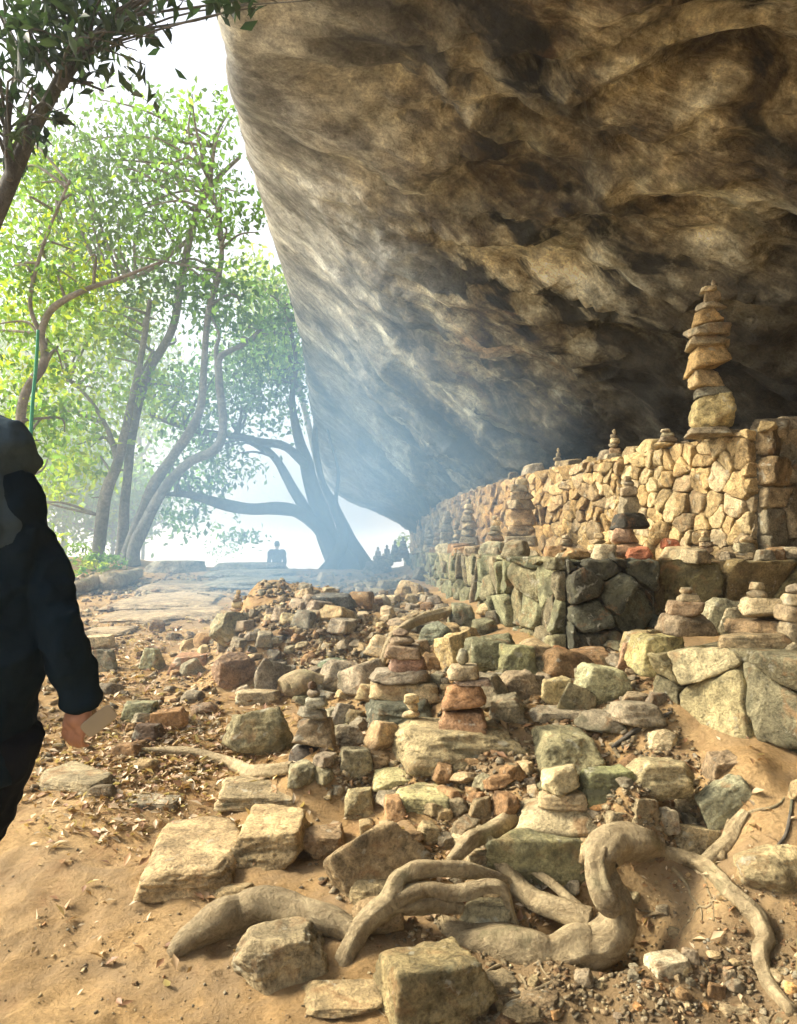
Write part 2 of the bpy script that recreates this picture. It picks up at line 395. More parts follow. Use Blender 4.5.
# ------------------------------------------------------------------ the overhanging boulder
def sil(py):
    return np.interp(py, [-400, -100, 0, 130, 230, 330, 400, 450, 485, 498, 515, 525],
                     [224, 228, 232, 247, 275, 304, 313, 319, 332, 346, 381, 413])
TZ = ([6, 9, 11, 14, 16.5, 18, 19.2, 20, 21, 22], [5.9, 6.4, 6.1, 5.5, 4.65, 3.75, 3.1, 2.85, 2.6, 2.6])
def lip(Yv, zv):
    """left edge of the boulder at depth Yv and height zv"""
    Ye = max(Yv, 6.0); _, py = proj(0, Ye, zv); s, _ = ray(float(sil(py)), py)
    zt = np.interp(Ye, *TZ); k = .22 if zv > zt else .10
    return s*Ye + k*(zv-zt)**2/(1+.25*abs(zv-zt)) + (.12*(6-Yv) if Yv < 6 else 0)
ST = {  # depth: floor behind the wall, cave back, ceiling ... towards the lip (x,z)
 -5:  [(7,-1),(7.2,1.5),(6.6,3.0),(5.4,4.0),(3.9,4.7),(2.3,5.3),(.9,5.8)],
 0:   [(7,-1),(7.0,1.5),(6.3,2.9),(5.2,3.8),(3.8,4.5),(2.3,5.1),(.9,5.6)],
 4:   [(7,-1),(6.8,1.5),(6.0,2.7),(4.9,3.5),(3.4,4.2),(1.9,4.9),(.5,5.4)],
 6:   [(7,-1),(6.4,1.4),(5.4,2.5),(4.3,3.2),(3.0,4.0),(1.6,4.6),(.2,5.1)],
 7.5: [(7,-1),(5.9,1.4),(4.6,2.3),(3.5,2.9),(2.4,3.7),(1.1,4.4),(-.1,4.9)],
 9:   [(7,-1),(4.6,1.0),(3.0,2.1),(2.3,2.7),(1.6,3.35),(.6,4.1),(-.4,4.8)],
 11:  [(7,-1),(3.2,.8),(1.9,2.0),(1.55,2.6),(1.0,3.2),(.15,3.85),(-.7,4.6)],
 14:  [(7,-1),(2.4,.8),(1.35,2.0),(1.05,2.5),(.55,3.0),(-.15,3.6),(-.95,4.3)],
 16.5:[(7,-1),(2.0,.8),(1.0,2.0),(.7,2.35),(.15,2.65),(-.5,3.05),(-1.2,3.6)],
 18:  [(7,-1),(1.8,.8),(.85,2.0),(.5,2.2),(-.05,2.4),(-.65,2.65),(-1.25,3.0)],
 20:  [(7,-1),(1.6,.8),(.8,1.9),(.45,2.1),(.05,2.22),(-.35,2.35),(-.75,2.5)],
 21.5:[(7,-1),(2.0,.8),(1.2,1.9),(.9,2.1),(.65,2.3),(.45,2.5),(.3,2.8)],
 23:  [(7,-1),(3.2,.8),(2.7,1.9),(2.4,2.4),(2.2,2.9),(2.0,3.4),(1.9,3.9)],
 25:  [(8,-1),(6,.8),(5.6,2.0),(5.4,3.0),(5.2,4.0),(5.1,5.0),(5.0,5.6)]}
rings = []; ys = sorted(ST)
for Yv in ys:
    r = list(ST[Yv]); z0 = r[-1][1]; zt = float(np.interp(max(Yv, 6), *TZ))
    if Yv <= 20:
        for zz in (max(z0+.12, zt-.45), max(z0+.4, zt+.25), zt+1.3, zt+2.8): r.append((lip(Yv, zz), zz))
        r += [(r[-1][0]+1.6, r[-1][1]+2.4), (r[-1][0]+5, 14 - .1*abs(Yv-6)), (13, 14), (15, 8), (15, -1)]
    else:
        x0 = r[-1][0]
        sh = (Yv-20)
        r += [(x0-.25, z0+.5), (x0-.3, z0+1.2), (x0-.2, z0+2.2), (x0+.2, z0+3.4), (x0+2, z0+5.5), (x0+5, 11-sh*.5), (13, 11-sh*.5), (15, 7), (15, -1)]
    rings.append(r)
rings = np.array(rings, float)                       # stations x K x 2
K = rings.shape[1]
vpar = np.concatenate([np.linspace(0, 6.2, 150), np.linspace(6.2, 11, 110)[1:], np.linspace(11, K-1, 30)[1:]])
def crom(P, t):
    k = len(P); i = np.clip(t.astype(int), 0, k-2); f = (t-i).reshape(-1, *([1]*(P.ndim-1)))
    p0 = P[np.clip(i-1, 0, k-1)]; p1 = P[i]; p2 = P[i+1]; p3 = P[np.clip(i+2, 0, k-1)]
    m1 = (p2-p0)*.45; m2 = (p3-p1)*.45
    return (2*f**3-3*f**2+1)*p1+(f**3-2*f**2+f)*m1+(-2*f**3+3*f**2)*p2+(f**3-f**2)*m2
G = np.stack([crom(r, vpar) for r in rings])         # stations x nv x 2
Yt = np.concatenate([np.arange(-5, 2, .4), np.arange(2, 20, .075), np.arange(20, 25.01, .12)])
# monotone parameter along the stations
tpar = np.interp(Yt, ys, np.arange(len(ys)))
Gf = crom(G, tpar)                                   # rows x nv x 2
nr_, nv = Gf.shape[:2]
V = np.stack([Gf[..., 0], np.repeat(Yt[:, None], nv, 1), Gf[..., 1]], -1)
du = np.gradient(V, axis=1); dv = np.gradient(V, axis=0); N = np.cross(du, dv); N /= np.linalg.norm(N, axis=2)[..., None]+1e-9
P = V.reshape(-1, 3); Nn = N.reshape(-1, 3)
if Nn[(nv*60)+60][2] > 0: Nn = -Nn                   # point out of the rock (downwards on the ceiling)
rot = np.array(BASIS)
Q = P@rot.T
warp = np.stack([fbm(P*.5+3, 3), fbm(P*.5+31, 3), fbm(P*.5+57, 3)], 1)
Qs = (Q+warp*.35)*np.array([.22, .95, 1.1])
inner = np.clip((P[:, 0]+1.3)/2.0, .10, 1)            # the rain-washed flank is smoother than the shelter ceiling
amp = inner*np.clip((24-P[:, 1])/5, .3, 1)*np.clip((P[:, 1]+6)/3, 0, 1)
Qf = (Q+warp*.3)*np.array([.45, 2.6, 2.9]); D = .26*ridged(Qs, 4, .5) + .055*ridged(Qf, 5, .6) + .05*fbm(P*1.3+warp, 4, .55) + .022*fbm(Q*np.array([5, 9, 9]), 4, .6)
D += -.4*np.clip(fbm(Qs*.9+80, 4)-.10, 0, 1)
P = P + Nn*(amp*D)[:, None]
# end caps
V = P.reshape(nr_, nv, 3)
c0 = V[0].mean(0)+np.array([0, -1.5, 0]); c1 = V[-1].mean(0)+np.array([0, 1.5, 0])
VV = np.vstack([P, c0, c1])
i, j = np.meshgrid(np.arange(nr_-1), np.arange(nv), indexing='ij'); i = i.ravel(); j = j.ravel(); k = (j+1) % nv
q = np.stack([i*nv+j, i*nv+k, (i+1)*nv+k, (i+1)*nv+j], 1)
j = np.arange(nv); k = (j+1) % nv
t = np.vstack([np.stack([np.full(nv, len(P)), k, j], 1), np.stack([np.full(nv, len(P)+1), (nr_-1)*nv+j, (nr_-1)*nv+k], 1)])
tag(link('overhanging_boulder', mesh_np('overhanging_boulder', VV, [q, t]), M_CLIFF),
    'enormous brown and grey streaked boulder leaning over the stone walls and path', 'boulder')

# ------------------------------------------------------------------ rocks
def rock_mesh(seed, kind, sub=4):
    g = np.random.default_rng(seed); V, Fc = ICO[sub]; pl = []
    def P(n, d): n = np.array(n, float); n /= np.linalg.norm(n); pl.append((n, d))
    j = lambda s: g.uniform(-s, s, 3)
    if kind in ('block', 'slab', 'shard'):
        s = {'block': .24, 'slab': .13, 'shard': .34}[kind]
        for a in range(3):
            for sg in (-1, 1):
                n = np.zeros(3); n[a] = sg; n = n+j(s*(.5 if a == 2 else 1))
                if a < 2: n[2] = abs(n[2])+.05
                P(n, g.uniform(.86, 1.08))
        for c in range(g.integers(5, 9)): P(g.normal(size=3)*np.array([1, 1, .8]), g.uniform(.98, 1.28))
        p = 60
    elif kind == 'round':
        for c in range(26): P(g.normal(size=3), g.uniform(.9, 1.1))
        p = 10
    else:                                        # 'rough': many-faced boulder
        for a in range(3):
            for sg in (-1, 1):
                n = np.zeros(3); n[a] = sg; n = n+j(.35)
                if a < 2: n[2] = abs(n[2])+.08
                P(n, g.uniform(.85, 1.05))
        for c in range(9): P(g.normal(size=3), g.uniform(.98, 1.2))
        p = 44
    inv = np.zeros(len(V))
    for n, d in pl: inv += np.clip(V@n/d, 0, None)**p
    r = 1/inv**(1/p)
    Vr = V*r[:, None]
    off = g.uniform(-50, 50, 3)
    n0 = Vr/np.linalg.norm(Vr, axis=1)[:, None]
    rg = {'round': .05, 'slab': .035}.get(kind, .05)
    d = rg*1.5*fbm(Vr*1.1+off, 2) + rg*.9*fbm(Vr*3+off, 3) + rg*.45*ridged(Vr*4.2*np.array([1, 1, 1.8])+off, 3) + .016*fbm(Vr*12+off, 3) + rg*.75*perlin(Vr*np.array([1.3, 1.3, 6.5])+off)
    Vr = Vr + n0*d[:, None]
    lo, hi = Vr.min(0), Vr.max(0)
    Vr = (Vr-(lo+hi)/2)/(hi-lo)
    me = mesh_np('rock', Vr, Fc); me.materials.append(M_ROCK); return me
LIB = {k: [rock_mesh(100+i*7+hash_, k) for i in range(c)] for hash_, (k, c) in enumerate({'block': 9, 'slab': 8, 'round': 6, 'rough': 9, 'shard': 5}.items())}
def sized(k, i): return LIB[k][i % len(LIB[k])]
PLACED = []
def rock(name, me, c, dim, rot, col, moss=0.0, label=None, cat='stone', group=None):
    o = link(name, me); o.location = c; o.scale = dim; o.rotation_euler = rot
    o.color = (*col, moss)
    tag(o, label, cat, group); return o
TAN = (.42, .34, .21); GRY = (.30, .27, .21); GRN = (.25, .24, .16); RED = (.36, .19, .10); PAL = (.52, .45, .31); DRK = (.10, .10, .08); BRN = (.30, .20, .11); ORG = (.50, .30, .14); OLV = (.17, .17, .10)
_cnt = [0]
def hero(label, x0, x1, y0, y1, kind, col, moss=0.0, rz=0, ry=0, rx=0, Yd=None, dr=.8, name='rock', sink=.12, sub=5, cat='rock', flat=.85, group=None, fh=None):
    """a rock standing on the ground whose outline spans the given part of the photo"""
    _cnt[0] += 1
    pc = (x0+x1)/2
    h = hit(pc, y1) if Yd is None else at(pc, y1, Yd)
    w = (x1-x0)/F*h.y; D = w*dr
    Yc = h.y + D*.5; Yb = h.y + D*flat
    zt = at(pc, y0, Yb).z; zb = h.z
    H = max(zt-zb, .25*w if kind != 'slab' else .035)
    if fh:
        H = fh/F*h.y; sl = ray(pc, y0)[1]; D = min(max((CZ-zb-H)/max(-sl, .01)-h.y, .25*w), 1.3*w); Yc = h.y+D*.5
    zc = zb+H
    if fh and Yd is None and (kind == 'slab' or 'second step' in label):
        hb = hit(pc, y0); D = min(max(hb.y-h.y, .25*w), 1.7*w); zbk = gz((pc-CX)/F*(h.y+D), h.y+D)+.02
        if zbk > zb+H: rx += math.degrees(math.atan((zbk-zb-H)/D)); zc = (zb+H+zbk)/2
        Yc = h.y+D*.5
    Hs = H*(1+sink)
    xs = (pc-CX)/F*(Yc if not fh else h.y+D*.12)/cp
    me = rock_mesh(1000+_cnt[0]*13, kind, sub)
    o = rock(name, me, (xs, Yc, zc-Hs/2), (w*1.04, D, Hs), (R(rx), R(ry), R(rz)), col, moss, label, cat, group)
    PLACED.append((xs, Yc, max(w, D)/2)); return o, zb+H, h.y
H = hero
# --- steps and slabs at the left foreground
H('wide flat tan slab, lowest step beside the bare sandy path', 130, 236, 808, 902, 'slab', (.44,.35,.22), 0, 3, dr=1.0, flat=.97, name='stone_slab', fh=26)
H('squared tan block forming the second step above the wide flat slab', 228, 303, 806, 872, 'block', (.45,.36,.22), 0, 2, dr=1.0, flat=.97, name='stone_block', fh=32)
H('small dark-sided block butting the right end of the second step', 301, 346, 832, 862, 'block', (.33,.25,.16), 0, -5, dr=.9, name='stone_block', fh=24)
H('low slab behind the second step, half buried in sand', 216, 300, 775, 812, 'slab', (.38,.32,.21), .1, 4, dr=.8, flat=.95, name='stone_slab', fh=12)
H('small thin slab in the leaf litter behind the wide flat slab', 122, 180, 796, 812, 'slab', GRY, 0, 8, dr=.6, name='stone_slab', fh=6)
H('low tan rock between the wide flat slab and the thick left root', 205, 262, 878, 906, 'rough', (.42,.34,.21), 0, 0, dr=.6)
H('tall tilted wedge-shaped slab pointing up to the right behind the roots', 325, 428, 826, 902, 'shard', (.34,.27,.17), .1, 10, ry=-30, dr=.35, flat=.5, name='tilted_slab')
H('squared block just left of the looping roots', 348, 402, 874, 910, 'block', (.38,.32,.20), .1, 0, dr=.6, fh=26)
H('smooth grey triangular rock in front of the thick left root', 236, 332, 914, 992, 'rough', (.36,.31,.21), 0, 20, dr=.8)
H('large angular block at the bottom of the frame with a broad flat top', 377, 494, 924, 1040, 'block', (.33,.28,.16), .28, 14, dr=.95, flat=.9, name='stone_block', fh=62)
H('flat tan rock nearly buried left of the large bottom block', 300, 392, 982, 1022, 'slab', (.42,.34,.21), 0, 5, dr=.9, fh=10)
H('brown rock wedged under the looping root', 352, 404, 890, 938, 'rough', (.34,.26,.16), 0, 0, dr=.6)
H('grey block behind the looping roots', 456, 518, 892, 936, 'block', (.34,.31,.21), .2, -8, dr=.7, fh=26)
H('small whitish block in the crook between two roots', 457, 494, 846, 884, 'block', PAL, 0, 25, dr=.7)
H('pale block left of the L-shaped flat stones', 344, 380, 784, 820, 'block', (.40,.36,.23), .15, 10, dr=.8)
H('upper of two pale greenish flat stones below the big mossy block', 371, 412, 768, 792, 'slab', (.44,.42,.25), .25, 12, dr=.8, fh=10)
H('lower of two pale greenish flat stones below the big mossy block', 393, 456, 784, 816, 'slab', (.42,.40,.23), .3, -6, dr=.7, fh=15)
H('small upright stone leaning right of the greenish flat stones', 462, 496, 795, 832, 'shard', (.33,.27,.17), .1, 0, dr=.6)
B1 = H('big mossy block with a bright flat top carrying a red-orange cairn', 391, 531, 712, 774, 'block', (.38,.33,.21), .2, 8, dr=.62, flat=.9, name='stone_block', fh=38)
H('rusty brown boulder under the right side of the big mossy block', 448, 532, 748, 802, 'rough', (.26,.18,.10), .15, 0, Yd=3.62, dr=.6)
H('large grey-green boulder right of the big mossy block', 528, 604, 714, 792, 'rough', (.32,.31,.20), .32, 12, dr=.75, fh=50)
H('low mossy green boulder left of the dark cairn', 222, 297, 702, 760, 'rough', (.30,.28,.18), .3, 0, dr=.7)
B2 = H('big dark mossy boulder under the pale three-stone cairn', 485, 601, 816, 902, 'rough', (.30,.29,.17), .5, 0, dr=.75, flat=.8, fh=62)
H('square green stone behind the pale three-stone cairn', 574, 634, 764, 806, 'block', (.24,.26,.14), .5, 10, dr=.6)
H('pale rock with a thin stick leaning on it', 616, 692, 754, 800, 'rough', (.44,.39,.25), .1, 0, dr=.6)
H('small pale rock on red soil under the lower wall', 640, 674, 726, 756, 'rough', PAL, 0, 0, dr=.7)
H('grey-green tilted slab with a white edge on the dirt bank', 692, 754, 780, 832, 'block', (.36,.37,.27), .2, 0, ry=-28, dr=.5, flat=.6, name='tilted_slab')
H('pale brown rock above the right-hand root', 657, 722, 816, 860, 'rough', (.44,.37,.24), .05, 0, dr=.7)
H('small round pale stone left of the tilted grey-green slab', 668, 694, 788, 814, 'round', PAL, 0, 0, dr=.8)
H('large rounded pale boulder at the right edge of the frame', 727, 808, 838, 906, 'round', (.50,.43,.27), .08, 0, dr=.8, cat='boulder')
H('small orange stone behind the arching root', 584, 622, 794, 816, 'round', ORG, 0, 0, dr=.7)
H('pale wedge stone lying on the arching root bend', 597, 628, 808, 834, 'shard', PAL, 0, 0, dr=.6)
H('dark split block between the orange stone and the pale brown rock', 622, 656, 794, 834, 'block', (.28,.24,.16), .1, 15, dr=.6)
H('grey squarish stone beside the dark split block', 650, 674, 806, 834, 'block', GRY, .1, 0, dr=.6)
H('reddish grey block embedded in the dirt bank below the lower wall', 699, 736, 748, 782, 'block', (.33,.26,.18), 0, 0, rx=25, dr=.9, sink=.8)
H('small tan stone cut by the right edge of the frame, on the dirt bank', 783, 806, 776, 806, 'rough', TAN, 0, 0, dr=.7)
H('mossy upright rock at the lower right corner', 786, 830, 922, 1000, 'block', (.34,.34,.19), .4, 0, dr=.7)
H('flat pale stone on the soil below the U-shaped root', 641, 682, 950, 978, 'slab', (.46,.42,.32), 0, 10, dr=.7)
H('small pale pebble-like rock at the bottom right of the U-shaped root', 640, 668, 994, 1016, 'round', (.44,.37,.26), 0, 0, dr=.8)
H('pale rock among stones at the bottom right', 703, 744, 998, 1024, 'rough', PAL, .1, 0, dr=.8)
H('grey rock below the left part of the U-shaped root', 476, 518, 966, 998, 'rough', (.33,.28,.19), .05, 0, dr=.8)
H('brown rock below the middle of the U-shaped root', 514, 562, 984, 1018, 'rough', (.33,.26,.17), 0, 0, dr=.8)
H('tan rock at the bottom edge right of the large block', 494, 540, 996, 1030, 'rough', TAN, 0, 0, dr=.8)
H('greyish upright stone right of the end of the U-shaped root', 610, 640, 938, 966, 'rough', GRY, .1, 0, dr=.8)
# --- middle distance rubble below the wall end
H('sunlit yellow block tilted against dark green boulders', 436, 474, 630, 670, 'block', (.56,.45,.25), 0, 30, ry=-18, dr=.8)
H('dark green boulder right of the sunlit yellow block', 462, 524, 630, 674, 'rough', (.20,.21,.14), .3, 0, dr=.7)
H('dark grey-green boulder left of the sunlit yellow block', 416, 458, 620, 652, 'rough', (.17,.19,.15), .2, 0, dr=.8)
H('grey-green block under the lower terrace wall corner', 446, 476, 602, 634, 'block', (.24,.25,.18), .3, 10, dr=.8)
H('upright green block below the dark wall corner', 495, 537, 642, 680, 'block', (.32,.33,.19), .45, -10, dr=.8)
H('brown-grey lumpy block in front of the upright green block', 493, 540, 668, 702, 'rough', (.30,.25,.18), .1, 0, dr=.7)
H('yellowish pale rock on the slope under the red soil', 537, 575, 675, 706, 'rough', (.50,.43,.26), 0, 0, dr=.7)
H('pale green angular rock right of the yellowish pale rock', 572, 630, 664, 708, 'shard', (.42,.43,.29), .2, 0, ry=12, dr=.6)
H('grey block leaning in front of the pale green angular rock', 556, 598, 684, 716, 'block', (.30,.28,.19), .2, 0, ry=20, dr=.6)
H('long flat grey stone above the large grey-green boulder', 528, 592, 708, 724, 'slab', GRY, .1, 0, dr=.6, fh=9)
H('grey rock behind the red-orange cairn', 488, 524, 692, 726, 'rough', (.26,.24,.18), .15, 0, dr=.7)
H('small dark rock by the top of the dirt bank', 612, 648, 690, 712, 'rough', (.24,.2,.14), 0, 0, dr=.7)
H('dark squared base block under the flat-topped pale cairn slab', 364, 440, 690, 736, 'block', (.13,.14,.11), .1, 0, dr=.7, flat=.8, fh=30)
H('dark rounded stone beside the tiny three-stone cairn', 390, 436, 706, 732, 'rough', (.14,.14,.12), .1, 0, dr=.6)
H('dark green stone on the rubble slope behind the stump-like root', 318, 354, 656, 676, 'round', (.16,.2,.14), .5, 0, dr=.8)
H('grey stone leaning right of the dark cairn', 328, 356, 700, 728, 'rough', (.26,.24,.2), 0, 0, dr=.7)
H('whitish patched rock behind the squared grey block', 332, 366, 722, 748, 'rough', (.42,.38,.3), 0, 0, dr=.7)
H('squared grey block right of the dark cairn', 336, 372, 742, 780, 'block', (.30,.28,.20), .2, 6, dr=.7, fh=28)
H('round stone with an orange rim next to the squared grey block', 360, 390, 748, 774, 'round', (.32,.24,.15), 0, 0, dr=.8)
# --- along the path
H('brown-orange block lying on the path at the foot of the rubble bank', 168, 208, 650, 674, 'block', (.36,.22,.14), 0, 6, dr=.7, fh=16)
H('green-grey angular rock left of the brown-orange path block', 138, 170, 646, 672, 'shard', (.26,.27,.18), .25, 0, dr=.7)
H('dark block on the path beside the hooded person\'s arm', 92, 120, 648, 672, 'block', (.18,.18,.14), .2, 0, dr=.7)
H('pale slab above the dark block on the path', 86, 116, 634, 650, 'slab', PAL, 0, 0, dr=.7)
H('grey-green block in leaf litter right of the person\'s hand', 120, 154, 698, 724, 'block', (.30,.31,.21), .25, 10, dr=.7, fh=18)
H('brown wedge with a lit side in the leaf litter', 156, 192, 706, 730, 'shard', (.40,.25,.13), 0, 0, dr=.7)
H('blackish stone in front of the brown wedge', 136, 168, 722, 744, 'block', (.11,.08,.06), 0, 0, dr=.7)
H('oval brown stone below the thin root across the path', 130, 162, 756, 774, 'round', (.34,.26,.15), 0, 0, dr=.8)
H('long grey edging slab running along the left of the leaf litter', 30, 124, 770, 796, 'slab', (.33,.29,.2), .1, -28, dr=.35, flat=.9, fh=14, name='stone_slab', sink=.5)
H('small dark stone at the near end of the long edging slab', 96, 122, 782, 800, 'rough', (.2,.17,.12), 0, 0, dr=.7)
H('brown stone by the green boulder edge', 192, 222, 700, 716, 'round', (.32,.24,.17), 0, 0, dr=.8)
# ledges of rock across the path, far
for lb, a in (('broad pale rock ledge crossing the path, second below the log', (96, 216, 592, 612)), ('low cracked rock ledge crossing the path below the broad pale one', (84, 178, 608, 626)),
          ('short rock ledge at the left of the path, beside the person', (78, 124, 622, 640)), ('rock ledge reaching the rubble bank', (150, 216, 606, 622)), ('thin rock ledge just under the fallen log', (130, 212, 580, 594))):
    H(lb, *a, 'slab', (.38,.31,.22), 0, 3, dr=.35, flat=.9, name='rock_ledge', cat='rock ledge', sub=4, fh=7)
H('lowest of three long bluish step slabs on the crest', 196, 294, 577, 590, 'slab', (.34,.33,.28), 0, 1, dr=.25, name='step_slab', cat='stone step', sub=4, fh=9)
H('middle of three long bluish step slabs on the crest', 204, 292, 569, 580, 'slab', (.33,.32,.27), 0, -1, dr=.25, name='step_slab', cat='stone step', sub=4, fh=8)
H('topmost of three long step slabs, directly on the skyline', 212, 284, 561, 571, 'slab', (.3,.29,.25), 0, 1, dr=.25, name='step_slab', cat='stone step', sub=4, fh=8)
H('long flat rock on the crest left of the step slabs', 145, 205, 560, 574, 'slab', (.34,.32,.27), 0, 0, dr=.4, sub=4)
H('dark bluish boulder high on the rubble slope', 312, 357, 592, 613, 'rough', (.16,.17,.17), 0, 0, dr=.7, sub=4)
H('dark rock beside the foot of the walls, far up the slope', 412, 432, 566, 582, 'rough', (.2,.19,.17), 0, 0, dr=.7, sub=4)
H('grey rock near the roots of the big leaning tree', 362, 392, 560, 574, 'rough', (.3,.29,.26), 0, 0, dr=.7, sub=4)
H('mossy squared rock capping the left end of the rubble bank', 212, 256, 608, 646, 'rough', (.27,.26,.18), .25, 30, ry=14, dr=.8)
H('reddish rock under the mossy squared rock at the bank end', 214, 258, 648, 690, 'rough', (.33,.23,.16), .05, 40, ry=-20, dr=.8)
H('dark lumpy rock in the face of the rubble bank', 254, 292, 658, 696, 'rough', (.2,.18,.15), .15, 20, ry=18, dr=.9)
H('pale rock at the right end of the rubble bank face', 236, 284, 688, 706, 'slab', (.42,.36,.25), 0, 0, dr=.6)

# --- cairns: every stone stands on the one below and is a thing of its own
ORD = ['lowest', 'second', 'third', 'fourth', 'fifth', 'sixth', 'seventh', 'eighth', 'ninth', 'tenth', 'eleventh', 'twelfth', 'thirteenth', 'fourteenth']
def cairn(desc, px, py, Yd, stones, dr=.85, sub=3):
    zz = at(px, py, Yd).z; n = len(stones)
    for i, s in enumerate(stones):
        w, h, dx, col, kind = s[:5]; tilt = s[5] if len(s) > 5 else 0
        _cnt[0] += 1
        wm = w/F*Yd; hm = h/F*Yd
        me = rock_mesh(3000+_cnt[0]*11, kind, 4 if w > 14 else 3)
        lb = ('topmost' if i == n-1 and n > 1 else ORD[i]) + ' stone of the ' + desc if i in (0, n-1) else ORD[i] + ' stone up in the ' + desc
        rock('cairn_stone', me, ((px+dx-CX)/F*Yd/cp, Yd+wm*dr*.1, zz+hm*.5), (wm*1.02, wm*dr, hm*1.14), (R(random.uniform(-3, 3)), R(tilt), R(random.uniform(-14, 14))), col, .05, lb, 'stone', 'stones of the ' + desc)
        zz += hm
    PLACED.append(((px-CX)/F*Yd, Yd, .12))
cT = (.50,.40,.24); cG = (.36,.32,.24)
cairn('tall cairn on the upper wall', 712, 436, 5.45, [(44,8,0,cG,'slab'),(42,32,2,(.46,.40,.22),'block'),(34,9,2,(.22,.22,.18),'slab',-6),(30,18,-4,cT,'block'),(42,23,-2,(.50,.37,.19),'shard',-12),(42,11,0,(.38,.33,.23),'slab'),(41,11,-1,(.36,.31,.22),'slab',-4),(32,17,-2,(.48,.35,.18),'shard',-14),(24,7,3,cG,'slab'),(17,11,4,(.32,.26,.17),'block'),(17,5,1,PAL,'slab'),(5,7,6,cG,'round')])
cairn('red-orange cairn on the big mossy block', 463, 733, 3.86, [(50,21,0,(.34,.22,.14),'slab'),(52,26,3,(.38,.23,.13),'rough'),(36,6,10,(.38,.30,.24),'slab'),(32,13,0,(.44,.38,.27),'slab'),(12,16,-1,(.34,.34,.27),'round')])
cairn('pale cairn on the dark mossy boulder', 556, 842, 3.22, [(84,36,0,(.44,.39,.27),'rough'),(48,13,3,(.46,.38,.25),'slab'),(40,24,3,(.46,.41,.27),'rough')])
cairn('dark cairn beside the green boulder', 313, 794, 3.92, [(26,22,1,(.28,.25,.18),'block'),(48,24,0,(.10,.09,.08),'rough'),(42,26,2,(.27,.22,.15),'rough'),(30,12,1,(.24,.23,.19),'rough',15),(22,10,4,(.32,.32,.27),'slab',-8),(14,8,1,(.2,.18,.15),'round'),(9,8,0,(.16,.12,.10),'round')])
cairn('layered cairn on the long pale slab', 404, 700, 4.35, [(70,17,0,(.44,.37,.24),'slab'),(62,12,-4,(.30,.27,.22),'slab'),(38,13,4,(.36,.24,.19),'slab'),(38,12,-2,(.35,.28,.21),'slab'),(26,9,-2,(.30,.25,.19),'round'),(16,7,-3,(.3,.24,.19),'round')])
cairn('tiny cairn on the dark block', 411, 718, 3.98, [(17,7,0,PAL,'round'),(12,8,1,(.42,.36,.24),'round'),(15,8,0,(.45,.38,.24),'slab')])
cairn('small pyramid cairn on the lower wall', 685, 634, 3.95, [(48,19,0,(.30,.25,.18),'slab'),(34,13,-1,(.34,.26,.18),'slab'),(20,7,2,PAL,'slab'),(14,7,1,PAL,'round')])
cairn('broad pale cairn on the lower wall', 760, 634, 3.9, [(62,13,0,(.36,.27,.17),'slab'),(54,22,4,(.48,.41,.28),'rough'),(20,9,-4,(.40,.34,.24),'round'),(13,7,-4,PAL,'slab')])
cairn('cairn cut by the right edge of the frame', 793, 656, 3.75, [(40,15,4,(.36,.32,.23),'slab'),(34,20,4,(.44,.38,.27),'block'),(34,15,2,(.40,.33,.23),'slab'),(30,11,3,PAL,'slab'),(24,10,2,(.38,.33,.25),'round')])
cairn('ledge cairn with a black middle stone', 628, 559, 5.75, [(34,16,0,(.40,.27,.18),'rough'),(28,14,-2,(.42,.30,.22),'block'),(34,15,2,(.05,.05,.045),'slab'),(20,18,2,(.30,.27,.20),'block'),(16,9,1,(.36,.30,.22),'slab'),(11,6,1,(.3,.27,.22),'round'),(7,5,0,cG,'slab')])
cairn('slim cairn standing on the upper wall', 615, 460, 6.95, [(22,6,0,cG,'slab'),(12,6,1,(.4,.3,.2),'slab'),(10,5,-1,cG,'round'),(9,5,1,PAL,'slab'),(7,4,0,cG,'round'),(4,5,0,PAL,'round')])
cairn('little thin-tipped cairn on the upper wall', 559, 476, 8.1, [(20,5,0,(.42,.3,.2),'slab'),(12,5,0,cG,'slab'),(9,5,1,PAL,'slab'),(8,4,-1,cG,'round'),(5,5,0,cG,'round'),(3,4,0,PAL,'round')])
cairn('thick square cairn before the wall bend', 521, 546, 7.4, [(34,10,0,cG,'slab'),(28,10,-1,(.38,.30,.2),'slab'),(30,17,0,(.42,.31,.19),'block'),(24,9,0,(.33,.28,.2),'slab'),(22,8,1,(.36,.3,.22),'slab'),(18,7,-1,cG,'slab'),(13,6,1,PAL,'slab')])
cairn('grey cairn before the far part of the wall', 469, 546, 8.9, [(20,9,0,cG,'slab'),(16,8,0,cG,'round'),(15,7,1,PAL,'slab'),(13,7,-1,cG,'slab'),(12,6,0,cG,'round'),(9,5,0,PAL,'slab'),(5,5,0,cG,'round')])
cairn('far cairn left of the grey one', 447, 549, 11, [(16,9,0,cG,'block'),(14,8,0,cG,'slab'),(12,8,0,cG,'slab'),(10,7,0,cG,'slab'),(7,6,0,cG,'round')])
cairn('far cairn on the terrace rim', 430, 552, 12.5, [(14,7,0,cG,'slab'),(11,6,0,cG,'slab'),(8,5,0,cG,'round'),(4,4,0,cG,'round')])
for n_, (px, py, Yd) in enumerate(((403, 558, 16), (395, 562, 16.5), (387, 566, 15), (378, 568, 15.5))):
    cairn('distant gap cairn ' + ['nearest to the wall', 'second from the wall', 'third from the wall', 'farthest from the wall'][n_], px, py, Yd, [(14,7,0,cG,'block'),(10,5,0,cG,'slab'),(6,5,0,cG,'slab'),(3,4,0,cG,'round')])

